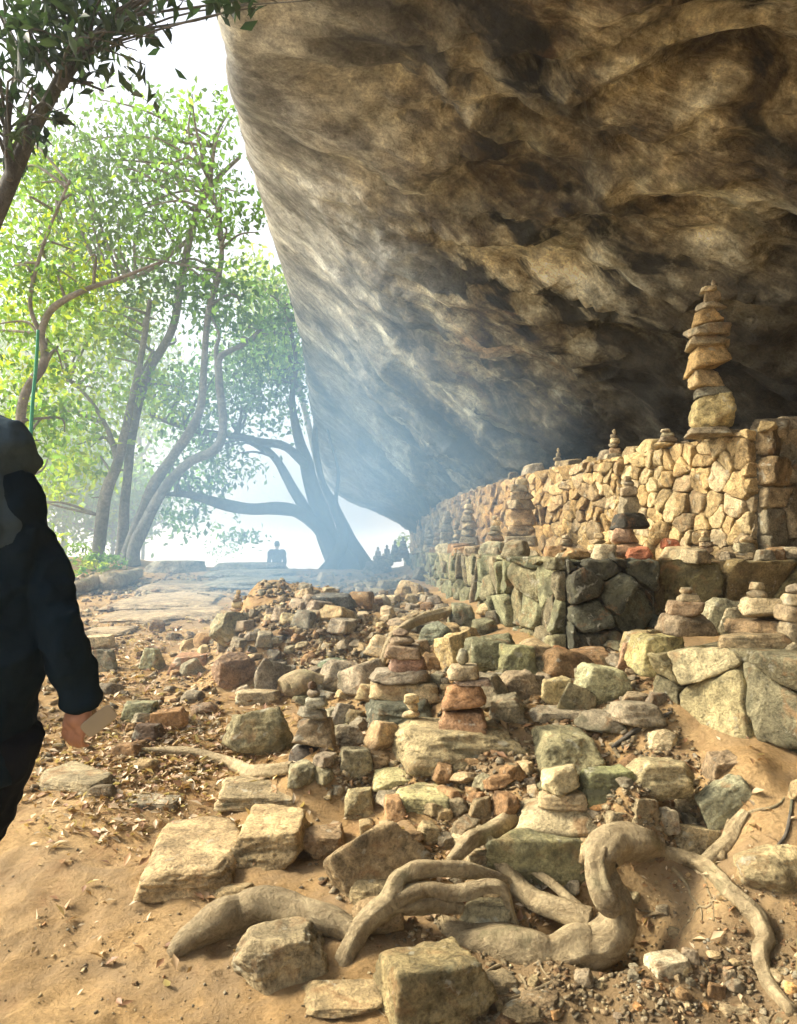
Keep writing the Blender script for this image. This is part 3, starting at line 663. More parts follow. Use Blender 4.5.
def jit(c, lo=.75, hi=1.2):
    f = random.uniform(lo, hi); return tuple(v*f*random.uniform(.97, 1.03) for v in c)
def small_cairn(desc, px, py, Yd, n, w0, h0):
    g = random.Random(int(px*7+py)); cairn(desc, px, py, Yd, [(w0*(1-.78*k/n)*g.uniform(.85, 1.15), h0*g.uniform(.75, 1.2)*(1-.35*k/n), g.uniform(-1.5, 1.5), jit(random.choice([cG, cT, (.38,.30,.2)])), g.choice(('slab', 'slab', 'round', 'rough'))) for k in range(n)])
small_cairn('short cairn on the ledge left of the black-stone cairn', 598, 559, 5.4, 4, 24, 8)
small_cairn('stubby cairn between the square and black cairns', 566, 556, 6.0, 4, 22, 7)
small_cairn('slim pale cairn on the ledge beneath the tall cairn', 706, 560, 5.25, 5, 20, 7)
small_cairn('squat cairn at the right end of the ledge', 745, 560, 5.2, 3, 26, 9)
small_cairn('low cairn on the wall top left of the tall cairn', 668, 447, 6.05, 4, 20, 5)
small_cairn('tiny cairn on the wall top by the bend', 590, 466, 7.5, 3, 14, 4)
small_cairn('cairn on the rim left of the square cairn', 496, 549, 7.6, 6, 18, 7)
small_cairn('thin cairn on the rim right of the far cairns', 457, 549, 9.8, 6, 13, 6)
small_cairn('slender cairn on the far terrace rim', 438, 551, 12, 6, 10, 5)
small_cairn('stack of flat stones on the slope below the terrace rim', 356, 640, 5.9, 4, 26, 7)
small_cairn('little stack beside the layered cairn', 446, 700, 4.3, 4, 18, 6)
small_cairn('low stack on the right shoulder of the grey-green boulder', 622, 716, 4.0, 3, 22, 7)
small_cairn('three flat stones piled left of the lower wall', 608, 690, 4.35, 3, 24, 7)
small_cairn('small stack at the rubble bank top', 238, 612, 6.2, 5, 14, 6)
small_cairn('small stack of chips behind the big mossy block', 507, 716, 4.25, 4, 16, 6)

# ------------------------------------------------------------------ rubble-stone walls
def clip_poly(poly, n, d):
    out = []
    for a in range(len(poly)):
        p, q = poly[a], poly[(a+1) % len(poly)]
        sp, sq = n[0]*p[0]+n[1]*p[1]-d, n[0]*q[0]+n[1]*q[1]-d
        if sp <= 0: out.append(p)
        if (sp < 0 < sq) or (sq < 0 < sp):
            t = sp/(sp-sq); out.append((p[0]+t*(q[0]-p[0]), p[1]+t*(q[1]-p[1])))
    return out
def cells(L, Hh, cw, ch, seed, drop=.12):
    g = random.Random(seed); pts = []
    rows = max(1, round(Hh/ch))
    for r in range(-1, rows+1):
        s = -cw*g.random()
        while s < L+cw:
            if g.random() > drop: pts.append((s, (r+.5)*Hh/rows+g.uniform(-.46, .46)*ch))
            s += cw*g.uniform(.45, 1.55)
    out = []
    for i, p in enumerate(pts):
        poly = [(max(0, p[0]-2*cw), max(0, p[1]-2*ch)), (min(L, p[0]+2*cw), max(0, p[1]-2*ch)), (min(L, p[0]+2*cw), min(Hh, p[1]+2*ch)), (max(0, p[0]-2*cw), min(Hh, p[1]+2*ch))]
        if poly[0][0] >= poly[1][0] or poly[0][1] >= poly[2][1]: continue
        for k, q in enumerate(pts):
            if k == i or abs(q[0]-p[0]) > 3*cw or abs(q[1]-p[1]) > 3*ch: continue
            n = (q[0]-p[0], q[1]-p[1]); d = n[0]*(p[0]+q[0])/2+n[1]*(p[1]+q[1])/2
            poly = clip_poly(poly, n, d)
            if len(poly) < 3: break
        if len(poly) >= 3: out.append(poly)
    return out
def wall_part(segs, thick, cols, seed, proud=(.03, .08), gap=.004, mossf=lambda c: 0.0, colf=None):
    """segs: list of (path [(x,y,zb,zt)...], cell w, cell h)"""
    Vs = []; Qs = []; Ts = []; Cs = []; off = 0; g = np.random.default_rng(seed)
    for si, (path, cw, ch) in enumerate(segs):
        path = np.array(path, float); dl = np.linalg.norm(np.diff(path[:, :2], axis=0), axis=1); S_ = np.concatenate([[0], np.cumsum(dl)]); L = S_[-1]
        Hm = float(np.mean(path[:, 3]-path[:, 2]))
        def mp(s, t, n):
            s = np.clip(s, 0, L); xy = np.stack([np.interp(s, S_, path[:, c]) for c in range(4)], -1)
            i = np.clip(np.searchsorted(S_, s, side='right')-1, 0, len(dl)-1)
            tx = (path[i+1, 0]-path[i, 0])/dl[i]; ty = (path[i+1, 1]-path[i, 1])/dl[i]
            nx_, ny_ = ty, -tx
            # outward side = towards the camera side of the wall
            sg = np.where(nx_*(xy[..., 0]) + ny_*(xy[..., 1]) > 0, -1, 1)
            return np.stack([xy[..., 0]+nx_*sg*n, xy[..., 1]+ny_*sg*n, xy[..., 2]+(xy[..., 3]-xy[..., 2])*t/Hm], -1)
        for poly in cells(L, Hm, cw, ch, seed*31+si):
            p = np.array(poly); c = p.mean(0)
            e = np.roll(p, -1, 0)-p; area = abs(np.sum(p[:, 0]*np.roll(p[:, 1], -1)-np.roll(p[:, 0], -1)*p[:, 1]))/2
            if area < cw*ch*.06: continue
            sz = math.sqrt(area); M = 26
            # resample the outline and round its corners
            ln = np.linalg.norm(e, axis=1); cs = np.concatenate([[0], np.cumsum(ln)]); pp = np.vstack([p, p[:1]])
            tt = np.linspace(0, cs[-1], M, endpoint=False)+g.uniform(0, .1)*sz
            tt = np.mod(tt, cs[-1])
            o = np.stack([np.interp(tt, cs, pp[:, 0]), np.interp(tt, cs, pp[:, 1])], 1)
            o = .64*o+.18*np.roll(o, 1, 0)+.18*np.roll(o, -1, 0)
            o = o + (g.normal(size=(M, 2))*.016*sz)
            pr = g.uniform(*proud); tilt = g.normal(size=2)*.2
            base = 1-gap/sz*1.6
            for q_, (sc, dn) in enumerate(((base, -.04), (base, pr*.45), (base*.965, pr*.85), (base*.89, pr), (base*.6, pr*1.04), (base*.28, pr*1.0))):
                r = c+(o-c)*sc; nn = dn+((r-c)@tilt)*(1 if q_ > 1 else .3)
                Vs.append(mp(r[:, 0], r[:, 1], nn))
            Vs.append(mp(np.array([c[0]]), np.array([c[1]]), np.array([pr*1.05])))
            j = np.arange(M); k = (j+1) % M
            for q_ in range(5): Qs.append(np.stack([off+q_*M+j, off+q_*M+k, off+(q_+1)*M+k, off+(q_+1)*M+j], 1))
            Ts.append(np.stack([off+5*M+j, off+5*M+k, np.full(M, off+6*M)], 1))
            w = mp(np.array([c[0]]), np.array([c[1]]), np.array([0.]))[0]
            col = np.array(colf(w, g) if colf else cols[g.integers(len(cols))])*g.uniform(.75, 1.2)
            cc = np.ones((6*M+1, 4)); cc[:, :3] = np.clip(col, 0, .8); cc[:, 3] = mossf(w)
            Cs.append(cc); off += 6*M+1
        # the packed core the stones are bedded in
        n = max(2, int(L/.12)); ss = np.linspace(0, L, n)
        rows_ = [mp(ss, np.full(n, 0.)-.25, np.full(n, -.018)), mp(ss, np.full(n, Hm*.97), np.full(n, -.018)), mp(ss, np.full(n, Hm*.97), np.full(n, -thick)), mp(ss, np.full(n, 0.)-.25, np.full(n, -thick))]
        for r in rows_: Vs.append(r)
        j = np.arange(n-1)
        for a, b_ in ((0, 1), (1, 2), (2, 3)): Qs.append(np.stack([off+a*n+j, off+a*n+j+1, off+b_*n+j+1, off+b_*n+j], 1))
        for e_ in (0, n-1): Qs.append(np.array([[off+e_, off+n+e_, off+2*n+e_, off+3*n+e_]]))
        cc = np.ones((4*n, 4)); cc[:, :3] = np.array(cols[0])*.62; cc[:, 3] = 0; Cs.append(cc); off += 4*n
    V = np.vstack(Vs); V = V + .014*np.stack([fbm(V*11, 4), fbm(V*11+40, 4), fbm(V*11+80, 4)], 1)
    return mesh_np('masonry', V, [np.vstack(Qs), np.vstack(Ts)], color=np.vstack(Cs))
def xw(px, Y): return (px-CX)/F*Y
# upper wall
UP = [(2.47,5.25,1.38,2.30),(2.12,6.2,1.38,2.28),(1.78,7.2,1.38,2.28),(1.48,8.2,1.38,2.28),(1.12,10.2,1.38,2.27),(.84,12.5,1.36,2.25),(.62,15,1.3,2.22),(.46,18,1.2,2.15),(.36,20.5,1.1,2.05)]
END = [(2.50,5.235,1.38,2.34),(3.4,5.75,1.38,2.34)]
CRE = [(.44,.35,.20),(.48,.40,.25),(.38,.29,.16),(.42,.32,.17),(.32,.26,.17),(.46,.39,.27)]
def upcol(w, g):
    c = np.array(CRE[g.integers(len(CRE))]); t = np.clip((w[1]-6.5)/3, 0, 1)*(1-np.clip((w[1]-10)/5, 0, 1))
    return c*(1-t)+c*np.array([1.02, .84, .62])*t
w1 = empty('stone_wall', (2.4, 5.3, 1.38), 'sunlit cream rubble wall curving away beneath the boulder, the uppermost terrace', 'stone wall')
put('masonry', wall_part([(UP, .15, .115)], .45, CRE, 11, colf=upcol, proud=(.018, .055), gap=.003), M_STONE, w1)
put('end_pier', wall_part([(END, .34, .19)], .15, [(.22,.20,.15),(.30,.25,.17),(.26,.2,.12)], 12, proud=(.04, .09)), M_STONE, w1)
# middle terrace
MIDf = [(3.6,5.0,.85,1.42),(2.4,4.98,.85,1.41),(1.66,4.98,.80,1.40)]
MIDd = [(1.66,4.93,.72,1.41),(1.08,4.90,.72,1.41)]
MIDl = [(1.07,4.92,.70,1.42),(.80,5.7,.78,1.42),(.62,7,.85,1.42),(.50,9,.95,1.41),(.40,12,1.0,1.38),(.28,16,1.0,1.3),(.2,19,.95,1.2)]
w2 = empty('terrace_wall', (1.1, 4.95, .75), 'greenish terrace wall below the cream wall, black and mossy at its near corner', 'terrace wall')
put('front_face', wall_part([(MIDf, .42, .24)], .7, [(.25,.20,.11),(.21,.17,.09),(.19,.17,.09)], 21, proud=(.02, .05), mossf=lambda w: .2), M_STONE, w2)
tag(put('corner_blocks', wall_part([(MIDd, .26, .15)], .6, [(.085,.09,.07),(.12,.125,.09),(.07,.07,.055)], 22, proud=(.02, .15), mossf=lambda w: .3), M_STONE, w2), 'blackish mossy corner blocks')
put('side_face', wall_part([(MIDl, .16, .18)], .6, [(.22,.23,.15),(.17,.185,.12),(.27,.26,.17),(.22,.20,.14)], 23, proud=(.015, .09), mossf=lambda w: float(np.clip((6.5-w[1])*.25, 0, .35))), M_STONE, w2)
# lower retaining wall
def LP(px, yb, yt, Yv): return (xw(px, Yv), Yv, at(px, yb, Yv).z, at(px, yt, Yv).z)
LOW = [LP(655, 690, 652, 4.0), LP(690, 712, 648, 3.85), LP(740, 745, 648, 3.65), LP(800, 775, 655, 3.45), LP(900, 830, 662, 3.25)]
w3 = empty('retaining_wall', (LOW[0][0], LOW[0][1], LOW[0][2]), 'low retaining wall of big grey-green and yellowish stones above the dirt bank at right', 'retaining wall')
put('masonry', wall_part([(LOW, .34, .24)], .8, [(.31,.29,.19),(.34,.31,.19),(.27,.26,.18),(.36,.33,.22)], 33, proud=(.025, .075), mossf=lambda w: .18), M_STONE, w3)
H('yellow-green squared block at the left end of the lower wall', 628, 682, 632, 674, 'block', (.46,.42,.22), .2, 8, Yd=3.98, dr=.9, name='stone_block')
H('reddish stone tucked behind the yellow-green block', 616, 640, 640, 668, 'rough', (.36,.24,.16), 0, 0, Yd=4.2, dr=.7)
H('yellowish block next to the yellow-green squared block', 680, 716, 644, 676, 'block', (.46,.42,.24), .1, 0, Yd=3.86, dr=.6, name='stone_block')
H('long reddish-brown capping block on the lower wall', 712, 790, 630, 656, 'slab', (.38,.31,.20), .05, -3, Yd=3.72, dr=.5, name='stone_block')
H('pale green rock behind the small pyramid cairn', 696, 742, 596, 634, 'rough', (.40,.39,.28), .25, 0, Yd=4.35, dr=.6)
H('pale rock between the two lower-wall cairns', 716, 752, 606, 636, 'rough', (.46,.42,.30), .1, 0, Yd=4.15, dr=.6)
H('large grey cut block crowning the near end of the cream wall', 752, 806, 430, 478, 'block', (.30,.28,.22), .05, 6, Yd=5.3, dr=.7, name='stone_block')
H('pale rock lying on the wall top behind the large grey block', 768, 812, 418, 440, 'rough', (.44,.38,.28), 0, 0, Yd=5.45, dr=.6)
for lb, x0, x1, y0, y1, c, Yd in (('red rounded stone on the terrace ledge', 626, 652, 546, 560, (.42,.17,.10), 5.45), ('brick-red flat stone on the terrace ledge', 660, 680, 538, 548, (.40,.14,.08), 5.6),
        ('pale angular stone on the ledge under the brick-red one', 658, 696, 546, 561, (.46,.39,.26), 5.4), ('greenish flat stone overhanging the ledge at the black corner', 584, 620, 556, 566, (.36,.36,.26), 5.05),
        ('big pale boulder lying on the wall top where it bends', 519, 544, 464, 480, (.38,.34,.27), 8.6), ('dark round stone left of the big pale boulder on the wall top', 506, 522, 472, 484, (.22,.2,.17), 9.0)):
    H(lb, x0, x1, y0, y1, 'rough', c, 0, 0, Yd=Yd, dr=.8, sub=4)

# loose stones, each its own object
def scatter(poly, n, smin, smax, label, group, cols, kinds=('rough', 'shard', 'rough', 'block', 'slab'), Ys=None, clear=.5, moss=.1, name='loose_stone', z_off=0):
    px = [p[0] for p in poly]; py = [p[1] for p in poly]; k = 0; tries = 0
    def inside(x, y):
        c = False
        for a in range(len(poly)):
            (x1, y1), (x2, y2) = poly[a], poly[a-1]
            if (y1 > y) != (y2 > y) and x < (x2-x1)*(y-y1)/(y2-y1)+x1: c = not c
        return c
    while k < n and tries < n*40:
        tries += 1
        x, y = random.uniform(min(px), max(px)), random.uniform(min(py), max(py))
        if not inside(x, y): continue
        h = hit(x, y) if Ys is None else at(x, y, random.uniform(*Ys))
        s = smin*(smax/smin)**(random.random()**1.5)
        if any((h.x-a)**2+(h.y-b)**2 < ((r+s*.5)*clear)**2 for a, b, r in PLACED): continue
        me = sized(random.choice(kinds), random.randrange(99))
        hh = s*random.uniform(.35, .75)
        rock(name, me, (h.x, h.y, h.z+hh*.3+z_off), (s, s*random.uniform(.6, 1), hh), (R(random.uniform(-14, 14)), R(random.uniform(-14, 14)), random.uniform(0, 6.28)),
             jit(random.choice(cols)), moss*random.random(), label, 'stone', group)
        PLACED.append((h.x, h.y, s*.45)); k += 1
MIX = [TAN, GRY, PAL, BRN, (.36,.31,.24), (.3,.26,.2)]
scatter([(240,615),(400,575),(440,600),(450,650),(420,690),(300,668),(290,640)], 95, .09, .30, 'loose grey-brown stone in the rubble slope between path and walls', 'stones of the rubble slope', MIX)
scatter([(215,620),(300,640),(330,690),(240,705)], 44, .07, .17, 'stone packed in the steep face of the rubble bank by the path', 'stones in the bank face', [GRY, BRN, (.2,.18,.15)], clear=.3)
scatter([(400,600),(480,610),(650,655),(660,740),(600,760),(520,715),(400,690)], 30, .16, .34, 'tumbled angular rock in the heap below the terrace wall corner', 'rocks heaped below the terrace wall', [GRY, GRN, TAN, (.2,.2,.15), BRN], clear=.55, moss=.4, name='rock')
scatter([(300,690),(400,740),(560,770),(700,800),(560,820),(300,800)], 22, .12, .24, 'medium rock filling a gap between the cairn boulders', 'rocks between the cairn boulders', [GRY, TAN, BRN, GRN], clear=.6, moss=.3, name='rock')
scatter([(420,650),(640,650),(660,720),(520,720),(430,700)], 34, .07, .2, 'broken stone among boulders under the black wall corner', 'stones under the wall corner', MIX+[RED, GRN])
scatter([(450,770),(700,760),(720,850),(640,850),(480,860)], 30, .05, .14, 'small stone between the cairn boulder and the dirt bank', 'small stones by the dirt bank', MIX)
scatter([(460,975),(797,960),(797,1024),(470,1024)], 34, .03, .09, 'small stone on dark soil along the bottom right edge', 'small stones at the bottom right', MIX+[ORG])
scatter([(60,600),(210,600),(215,700),(130,760),(50,700)], 38, .05, .2, 'scattered stone lying on the leafy path', 'stones on the path', [TAN, GRY, BRN])
scatter([(300,700),(400,740),(400,800),(320,800)], 16, .05, .14, 'stone wedged around the dark cairn and squared grey block', 'stones round the dark cairn', MIX)
scatter([(640,905),(797,905),(797,960),(650,960)], 8, .03, .07, 'pebble beside the right-hand root on the dirt bank', 'pebbles by the right-hand root', MIX)
# coping on the wall tops
def along(path, n, smin, smax, label, group, cols, inset, top=3):
    path = np.array(path); dl = np.linalg.norm(np.diff(path[:, :2], axis=0), axis=1); S_ = np.concatenate([[0], np.cumsum(dl)])
    for i in range(n):
        s = (i+random.random()*.7)/n; s = s**1.35*S_[-1]
        x, y, zb, zt = [np.interp(s, S_, path[:, c]) for c in range(4)]
        sz = random.uniform(smin, smax); hh = sz*random.uniform(.35, .7)
        rock('coping_stone', sized(random.choice(('rough', 'slab', 'block')), random.randrange(99)), (x+random.uniform(*inset), y+random.uniform(-.05, .1), zt+hh*.25), (sz, sz*.8, hh), (R(random.uniform(-8, 8)), R(random.uniform(-8, 8)), random.uniform(0, 6.3)),
             jit(random.choice(cols)), .05, label, 'stone', group)
along(UP, 46, .10, .26, 'loose coping stone lying along the top of the cream wall', 'coping stones of the cream wall', [cG, CRE[0], (.32,.28,.22), CRE[4]], (-.02, .3))
along(MIDl, 40, .10, .28, 'loose stone on the rim of the terrace side wall', 'stones on the terrace rim', [cG, (.36,.34,.25), BRN], (0, .35))
along(MIDf, 14, .08, .22, 'loose stone on the ledge at the foot of the cream wall', 'stones on the ledge', [cG, (.44,.38,.26), BRN], (-.1, .1))

scatter([(380,560),(430,570),(445,650),(380,700),(250,700),(230,620)], 30, .12, .34, 'dusty grey rock half buried in the rubble slope', 'half-buried rocks of the rubble slope', [GRY, (.3,.26,.2), TAN, (.2,.19,.16)], clear=.45, moss=.2, name='rock')
scatter([(330,780),(480,790),(600,830),(640,900),(470,900),(440,850),(340,830)], 22, .08, .2, 'chunky stone lying among the looping roots', 'stones among the roots', [TAN, GRY, BRN, (.36,.32,.22)], clear=.4, moss=.2)

# uncountable gravel and chips: one object
def gravel(name, polys, n, smin, smax, cols, label):
    V0 = np.array([[x, y, z] for x in (-1, 1) for y in (-1, 1) for z in (-1, 1)], float)*.8; F0 = np.array([[0, 1, 3], [0, 3, 2], [4, 6, 7], [4, 7, 5], [0, 4, 5], [0, 5, 1], [2, 3, 7], [2, 7, 6], [0, 2, 6], [0, 6, 4], [1, 5, 7], [1, 7, 3]]); Vs = []; Fs = []; Cs = []; off = 0; g = np.random.default_rng(99)
    PX = []; 
    for poly, share in polys:
        px = [p[0] for p in poly]; py = [p[1] for p in poly]; m = 0; need = int(n*share)
        c = np.stack([g.uniform(min(px), max(px), need*4), g.uniform(min(py), max(py), need*4)], 1)
        ins = np.zeros(len(c), bool)
        for a in range(len(poly)):
            (x1, y1), (x2, y2) = poly[a], poly[a-1]
            if y1 == y2: continue
            cond = ((y1 > c[:, 1]) != (y2 > c[:, 1])) & (c[:, 0] < (x2-x1)*(c[:, 1]-y1)/(y2-y1)+x1); ins ^= cond
        PX.append(c[ins][:need])
    PX = np.vstack(PX)
    out = []
    for x, y in PX:
        h = hit(x, y); out.append((h.x, h.y))
    out = np.array(out); zz = gfast(out[:, 0], out[:, 1])
    for k, ((x, y), z) in enumerate(zip(out, zz)):
        s = smin*(min(smax, .016*y)/smin)**(g.random()**1.6)
        M = np.array(Matrix.Rotation(g.uniform(0, 6.3), 3, 'Z') @ Matrix.Rotation(g.uniform(-.6, .6), 3, 'X') @ Matrix.Rotation(g.uniform(-.6, .6), 3, 'Y'))
        v = V0*(1+g.uniform(-.55, .15, (8, 3)))*np.array([1, g.uniform(.45, .9), g.uniform(.25, .6)])*s*.55
        Vs.append(v@M.T+np.array([x, y, z+s*.08])); Fs.append(F0+off); off += len(V0)
        Cs.append(np.tile(np.append(np.array(cols[g.integers(len(cols))])*g.uniform(.7, 1.2), 0), (len(V0), 1)))
    o = link(name, mesh_np(name, np.vstack(Vs), np.vstack(Fs), smooth=False, color=np.vstack(Cs)), M_STONE)
    tag(o, label, 'gravel', kind='stuff')
SLOPE = [(240,612),(400,572),(440,600),(450,655),(420,700),(300,690),(290,640)]
gravel('gravel', [(SLOPE, .34), ([(60,574),(330,574),(390,584),(300,600),(60,600)], .10), ([(60,590),(215,590),(225,780),(30,790),(30,700)], .12), ([(420,640),(640,640),(700,760),(540,790),(330,800),(300,700)], .2),
                  ([(440,780),(720,760),(720,860),(640,860),(520,900),(420,860)], .12), ([(300,860),(640,960),(797,940),(797,1024),(440,1024)], .07)],
       13000, .013, .16, [(.30,.24,.16), GRY, (.36,.30,.2), (.22,.17,.11), (.42,.36,.25), (.26,.17,.1)], 'gravel and stone chips scattered over the slope and soil')

gravel('small_chips', [([(0,800),(400,800),(380,1024),(0,1024)], .35), ([(440,950),(797,930),(797,1024),(440,1024)], .4), ([(640,880),(797,880),(797,950),(650,950)], .25)], 1300, .005, .022, MIX+[(.36,.22,.12)], 'tiny chips and crumbs on the bare sandy soil')

# leaf litter: one object
def leaves_np(P, size, tint, tilt=.35, g=None, aspect=.42, up=None):
    """P (n,3) points, size (n,), tint (n,3)"""
    n = len(P); g = g or np.random.default_rng(5)
    T = np.array([[-.5, 0, 0], [-.02, aspect*.5, .10], [.5, 0, -.03], [-.02, -aspect*.5, .10], [0, 0, 0]])
    a = g.uniform(0, 2*np.pi, n); b = g.normal(0, tilt, n); c = g.normal(0, tilt, n)
    ca, sa, cb, sb, cc, sc = np.cos(a), np.sin(a), np.cos(b), np.sin(b), np.cos(c), np.sin(c)
    Rz = np.zeros((n, 3, 3)); Rz[:, 0, 0] = ca; Rz[:, 0, 1] = -sa; Rz[:, 1, 0] = sa; Rz[:, 1, 1] = ca; Rz[:, 2, 2] = 1
    Ry = np.zeros((n, 3, 3)); Ry[:, 0, 0] = cb; Ry[:, 0, 2] = sb; Ry[:, 2, 0] = -sb; Ry[:, 2, 2] = cb; Ry[:, 1, 1] = 1
    Rx = np.zeros((n, 3, 3)); Rx[:, 1, 1] = cc; Rx[:, 1, 2] = -sc; Rx[:, 2, 1] = sc; Rx[:, 2, 2] = cc; Rx[:, 0, 0] = 1
    Mx = Rz@Ry@Rx
    V = np.einsum('nij,kj->nki', Mx, T)*size[:, None, None]+P[:, None, :]
    idx = np.arange(n)[:, None]*5
    Q = np.vstack([idx+np.array([[0, 4, 2, 1]])]); Q2 = idx+np.array([[0, 3, 2, 4]])
    return V.reshape(-1, 3), np.vstack([Q, Q2]), np.repeat(tint, 5, 0)
g5 = np.random.default_rng(15)
lit = []
for (x0, x1, y0, y1, n) in ((30, 225, 690, 830, 3000), (60, 215, 600, 700, 1100), (150, 300, 690, 800, 700), (280, 460, 680, 800, 350), (400, 620, 820, 930, 500), (0, 300, 830, 1000, 110), (600, 797, 700, 1000, 240), (230, 440, 590, 700, 500), (430, 660, 640, 760, 300)):
    for k in range(n):
        yy = (y0+y1)/2+(y1-y0)*float(np.clip(g5.normal(0, .30), -.75, .75)); xx = (x0+x1)/2+(x1-x0)*float(np.clip(g5.normal(0, .30), -.75, .75))
        lit.append((xx, yy))
LP_ = [hit(*q) for q in lit]; LP_ = np.array([[h.x, h.y] for h in LP_])
lz = gfast(LP_[:, 0], LP_[:, 1])+g5.uniform(.004, .022, len(LP_))
lc = np.array([(.42,.29,.16),(.32,.19,.09),(.52,.39,.24),(.22,.12,.06),(.50,.40,.27)])[g5.integers(0, 5, len(LP_))]*g5.uniform(.8, 1.15, (len(LP_), 1))
V, Q, C = leaves_np(np.column_stack([LP_, lz]), (.014+.046*g5.random(len(LP_))**1.6)*(1+.05*LP_[:, 1]), lc, .45, g5)
tag(link('leaf_litter', mesh_np('leaf_litter', V, Q, smooth=False, color=C), M_LITTER), 'dry fallen leaves littering the path and slope', 'leaf litter', kind='stuff')

# ------------------------------------------------------------------ roots and fallen wood
def rpts(pl, default_lift=0):
    """(px, py, radius px, lift px, [depth]) -> points, radii"""
    P = []; Rr = []
    for q in pl:
        px, py, r = q[:3]; lift = q[3] if len(q) > 3 else r*.6
        Yv = q[4] if len(q) > 4 else hit(px, py+lift).y
        P.append(at(px, py, Yv)); Rr.append(r/F*Yv)
    # smooth the depths so the root does not jump
    ys_ = np.array([p.y for p in P])
    return P, Rr
def root_mesh(pl, seg=16, rough=.22, n=None, seed=0):
    P, Rr = rpts(pl); g = np.random.default_rng(seed+50)
    Q = catmull([list(p)+[r] for p, r in zip(P, Rr)], max(5, int(len(P)*1.7))); r = Q[:, 3:4]*.90
    w = g.normal(size=(len(Q), 3))*r*.11; w[0] = w[-1] = 0
    sw = 1+.05*g.normal(size=(len(Q), 1)).clip(-1, 1.6)
    return tube([tuple(v) for v in Q[:, :3]+w], list((r*sw).ravel()), max(seg, 20), n or len(Q)*9, rough*1.0, 9, seed)
def single_root(label, pl, name='tree_root', cat='root', mat=None, **kw):
    V, Fs = merge([root_mesh(pl, **kw)])
    return tag(link(name, mesh_np(name, V, Fs), mat or M_ROOT), label, cat)
single_root('thick smooth brown root arching out of the sand at lower left', [(172,956,8,2),(198,934,17,10),(228,914,20,14),(262,906,20,16),(300,908,18,16),(335,922,16,12),(362,938,10,6)], rough=.12)
single_root('thin pale root lying across the leafy path', [(133,751,3,4),(165,751,4,4),(205,753,5,5),(232,762,6,5),(255,772,7,5),(292,768,6,5)], name='fallen_branch')
single_root('stump-like grey root lying behind the dark cairn', [(286,690,13,12),(300,684,15,14),(325,682,9,10),(350,680,8,9),(378,674,6,8)], rough=.15)
single_root('thin arching root left of the layered cairn', [(382,672,3,4,4.9),(386,650,4,4,5.0),(398,630,5,6,5.3),(425,618,5,8,5.6),(462,608,5,6,6.0)])
single_root('fallen tan log at the top of the path beside the person', [(58,590,5,5),(80,587,8,7),(98,581,9,8),(116,581,9,8),(138,573,6,6)], name='fallen_log', cat='log', rough=.12)
single_root('thin yellow stick leaning on the pale rock', [(614,748,2,0,3.7),(630,772,4,0,3.62),(642,790,5,0,3.55),(652,806,3,0,3.5)], name='stick', cat='stick')
single_root('thin dark twig lying below the stones under the wall corner', [(612,748,2,2),(640,728,3,4),(672,712,2,4)], name='twig', cat='twig', mat=M_DBARK)
single_root('short twig on the bare soil right of the knobbly root', [(640,918,1.5,2),(655,914,2,3),(668,912,1.2,2)], name='twig', cat='twig')
single_root('drooping twig at the right edge of the dirt bank', [(792,800,1.6,2),(788,830,1.8,3),(776,848,1.4,3),(768,862,1,2)], name='twig', cat='twig', mat=M_DBARK)
rt = empty('tree_root', at(600, 930, 2.95), 'massive knobbly U-shaped root with a hollow arch at its upper end', 'root')
def rpart(name, root, pl, **kw):
    V, Fs = merge([root_mesh(pl, **kw)]); put(name, mesh_np(name, V, Fs), M_ROOT, root)
rpart('main_root', rt, [(430,930,12,8,2.93),(462,940,19,8,2.86),(510,950,21,8,2.80),(556,957,21,8,2.78),(594,948,23,8,2.80),(616,922,20,8,2.85),(616,896,14,8,2.90),(604,872,13,8,2.92),(604,852,19,8,2.92),(628,842,17,8,3.0),(655,852,14,8,3.06),(678,868,9,6,3.1)], rough=.16, seg=24, seed=2)
rpart('root_knob', rt, [(600,850,12,0,2.90),(596,872,12,0,2.84),(602,892,12,0,2.79),(612,904,11,0,2.78),(620,906,6,0,2.8)], rough=.2, seg=20, seed=3)
rpart('side_root', rt, [(478,828,5,0,3.2),(498,856,8,0,3.1),(524,892,10,0,3.0),(552,908,12,0,2.92),(590,920,14,0,2.86)], rough=.15, seed=4)
rpart('side_root', rt, [(486,836,3,0,3.18),(520,862,4,0,3.08),(556,888,5,0,2.98),(582,910,6,0,2.9)], rough=.15, seed=5)
rt2 = empty('tree_root', at(350, 985, 2.7), 'tangle of pale looping roots rising over the block left of the U-shaped root', 'root')
rpart('main_root', rt2, [(362,1000,6,0,2.66),(350,985,11,0,2.68),(345,965,12,0,2.70),(350,942,12,0,2.74),(372,918,12,0,2.78),(392,900,12,0,2.82),(398,880,10,0,2.86),(416,870,9,0,2.9),(452,869,8,0,2.95),(490,876,7,0,3.0),(515,882,4,0,3.04)], seed=6, rough=.18)
rpart('side_root', rt2, [(394,900,9,0,2.82),(424,890,8,0,2.86),(456,892,9,0,2.88),(486,886,8,0,2.88),(504,890,7,0,2.88),(510,910,5,0,2.88),(518,932,4,0,2.87)], seed=7)
rpart('side_root', rt2, [(384,908,9,0,2.80),(414,906,8,0,2.84),(440,902,9,0,2.88),(462,908,5,0,2.9)], seed=8)
rpart('side_root', rt2, [(450,862,6,0,3.0),(466,846,9,0,3.08),(486,834,9,0,3.18),(508,818,9,0,3.3),(530,800,6,0,3.42)], seed=9)
rt3 = empty('tree_root', at(700, 866, 3.0), 'slender forked root running down the dirt bank at right', 'root')
rpart('main_root', rt3, [(648,846,5,3),(676,856,7,4),(704,868,9,5),(728,892,9,5),(756,915,10,5),(764,935,9,5),(760,958,8,5),(770,985,8,5),(792,1012,7,4)], rough=.25, seed=10)
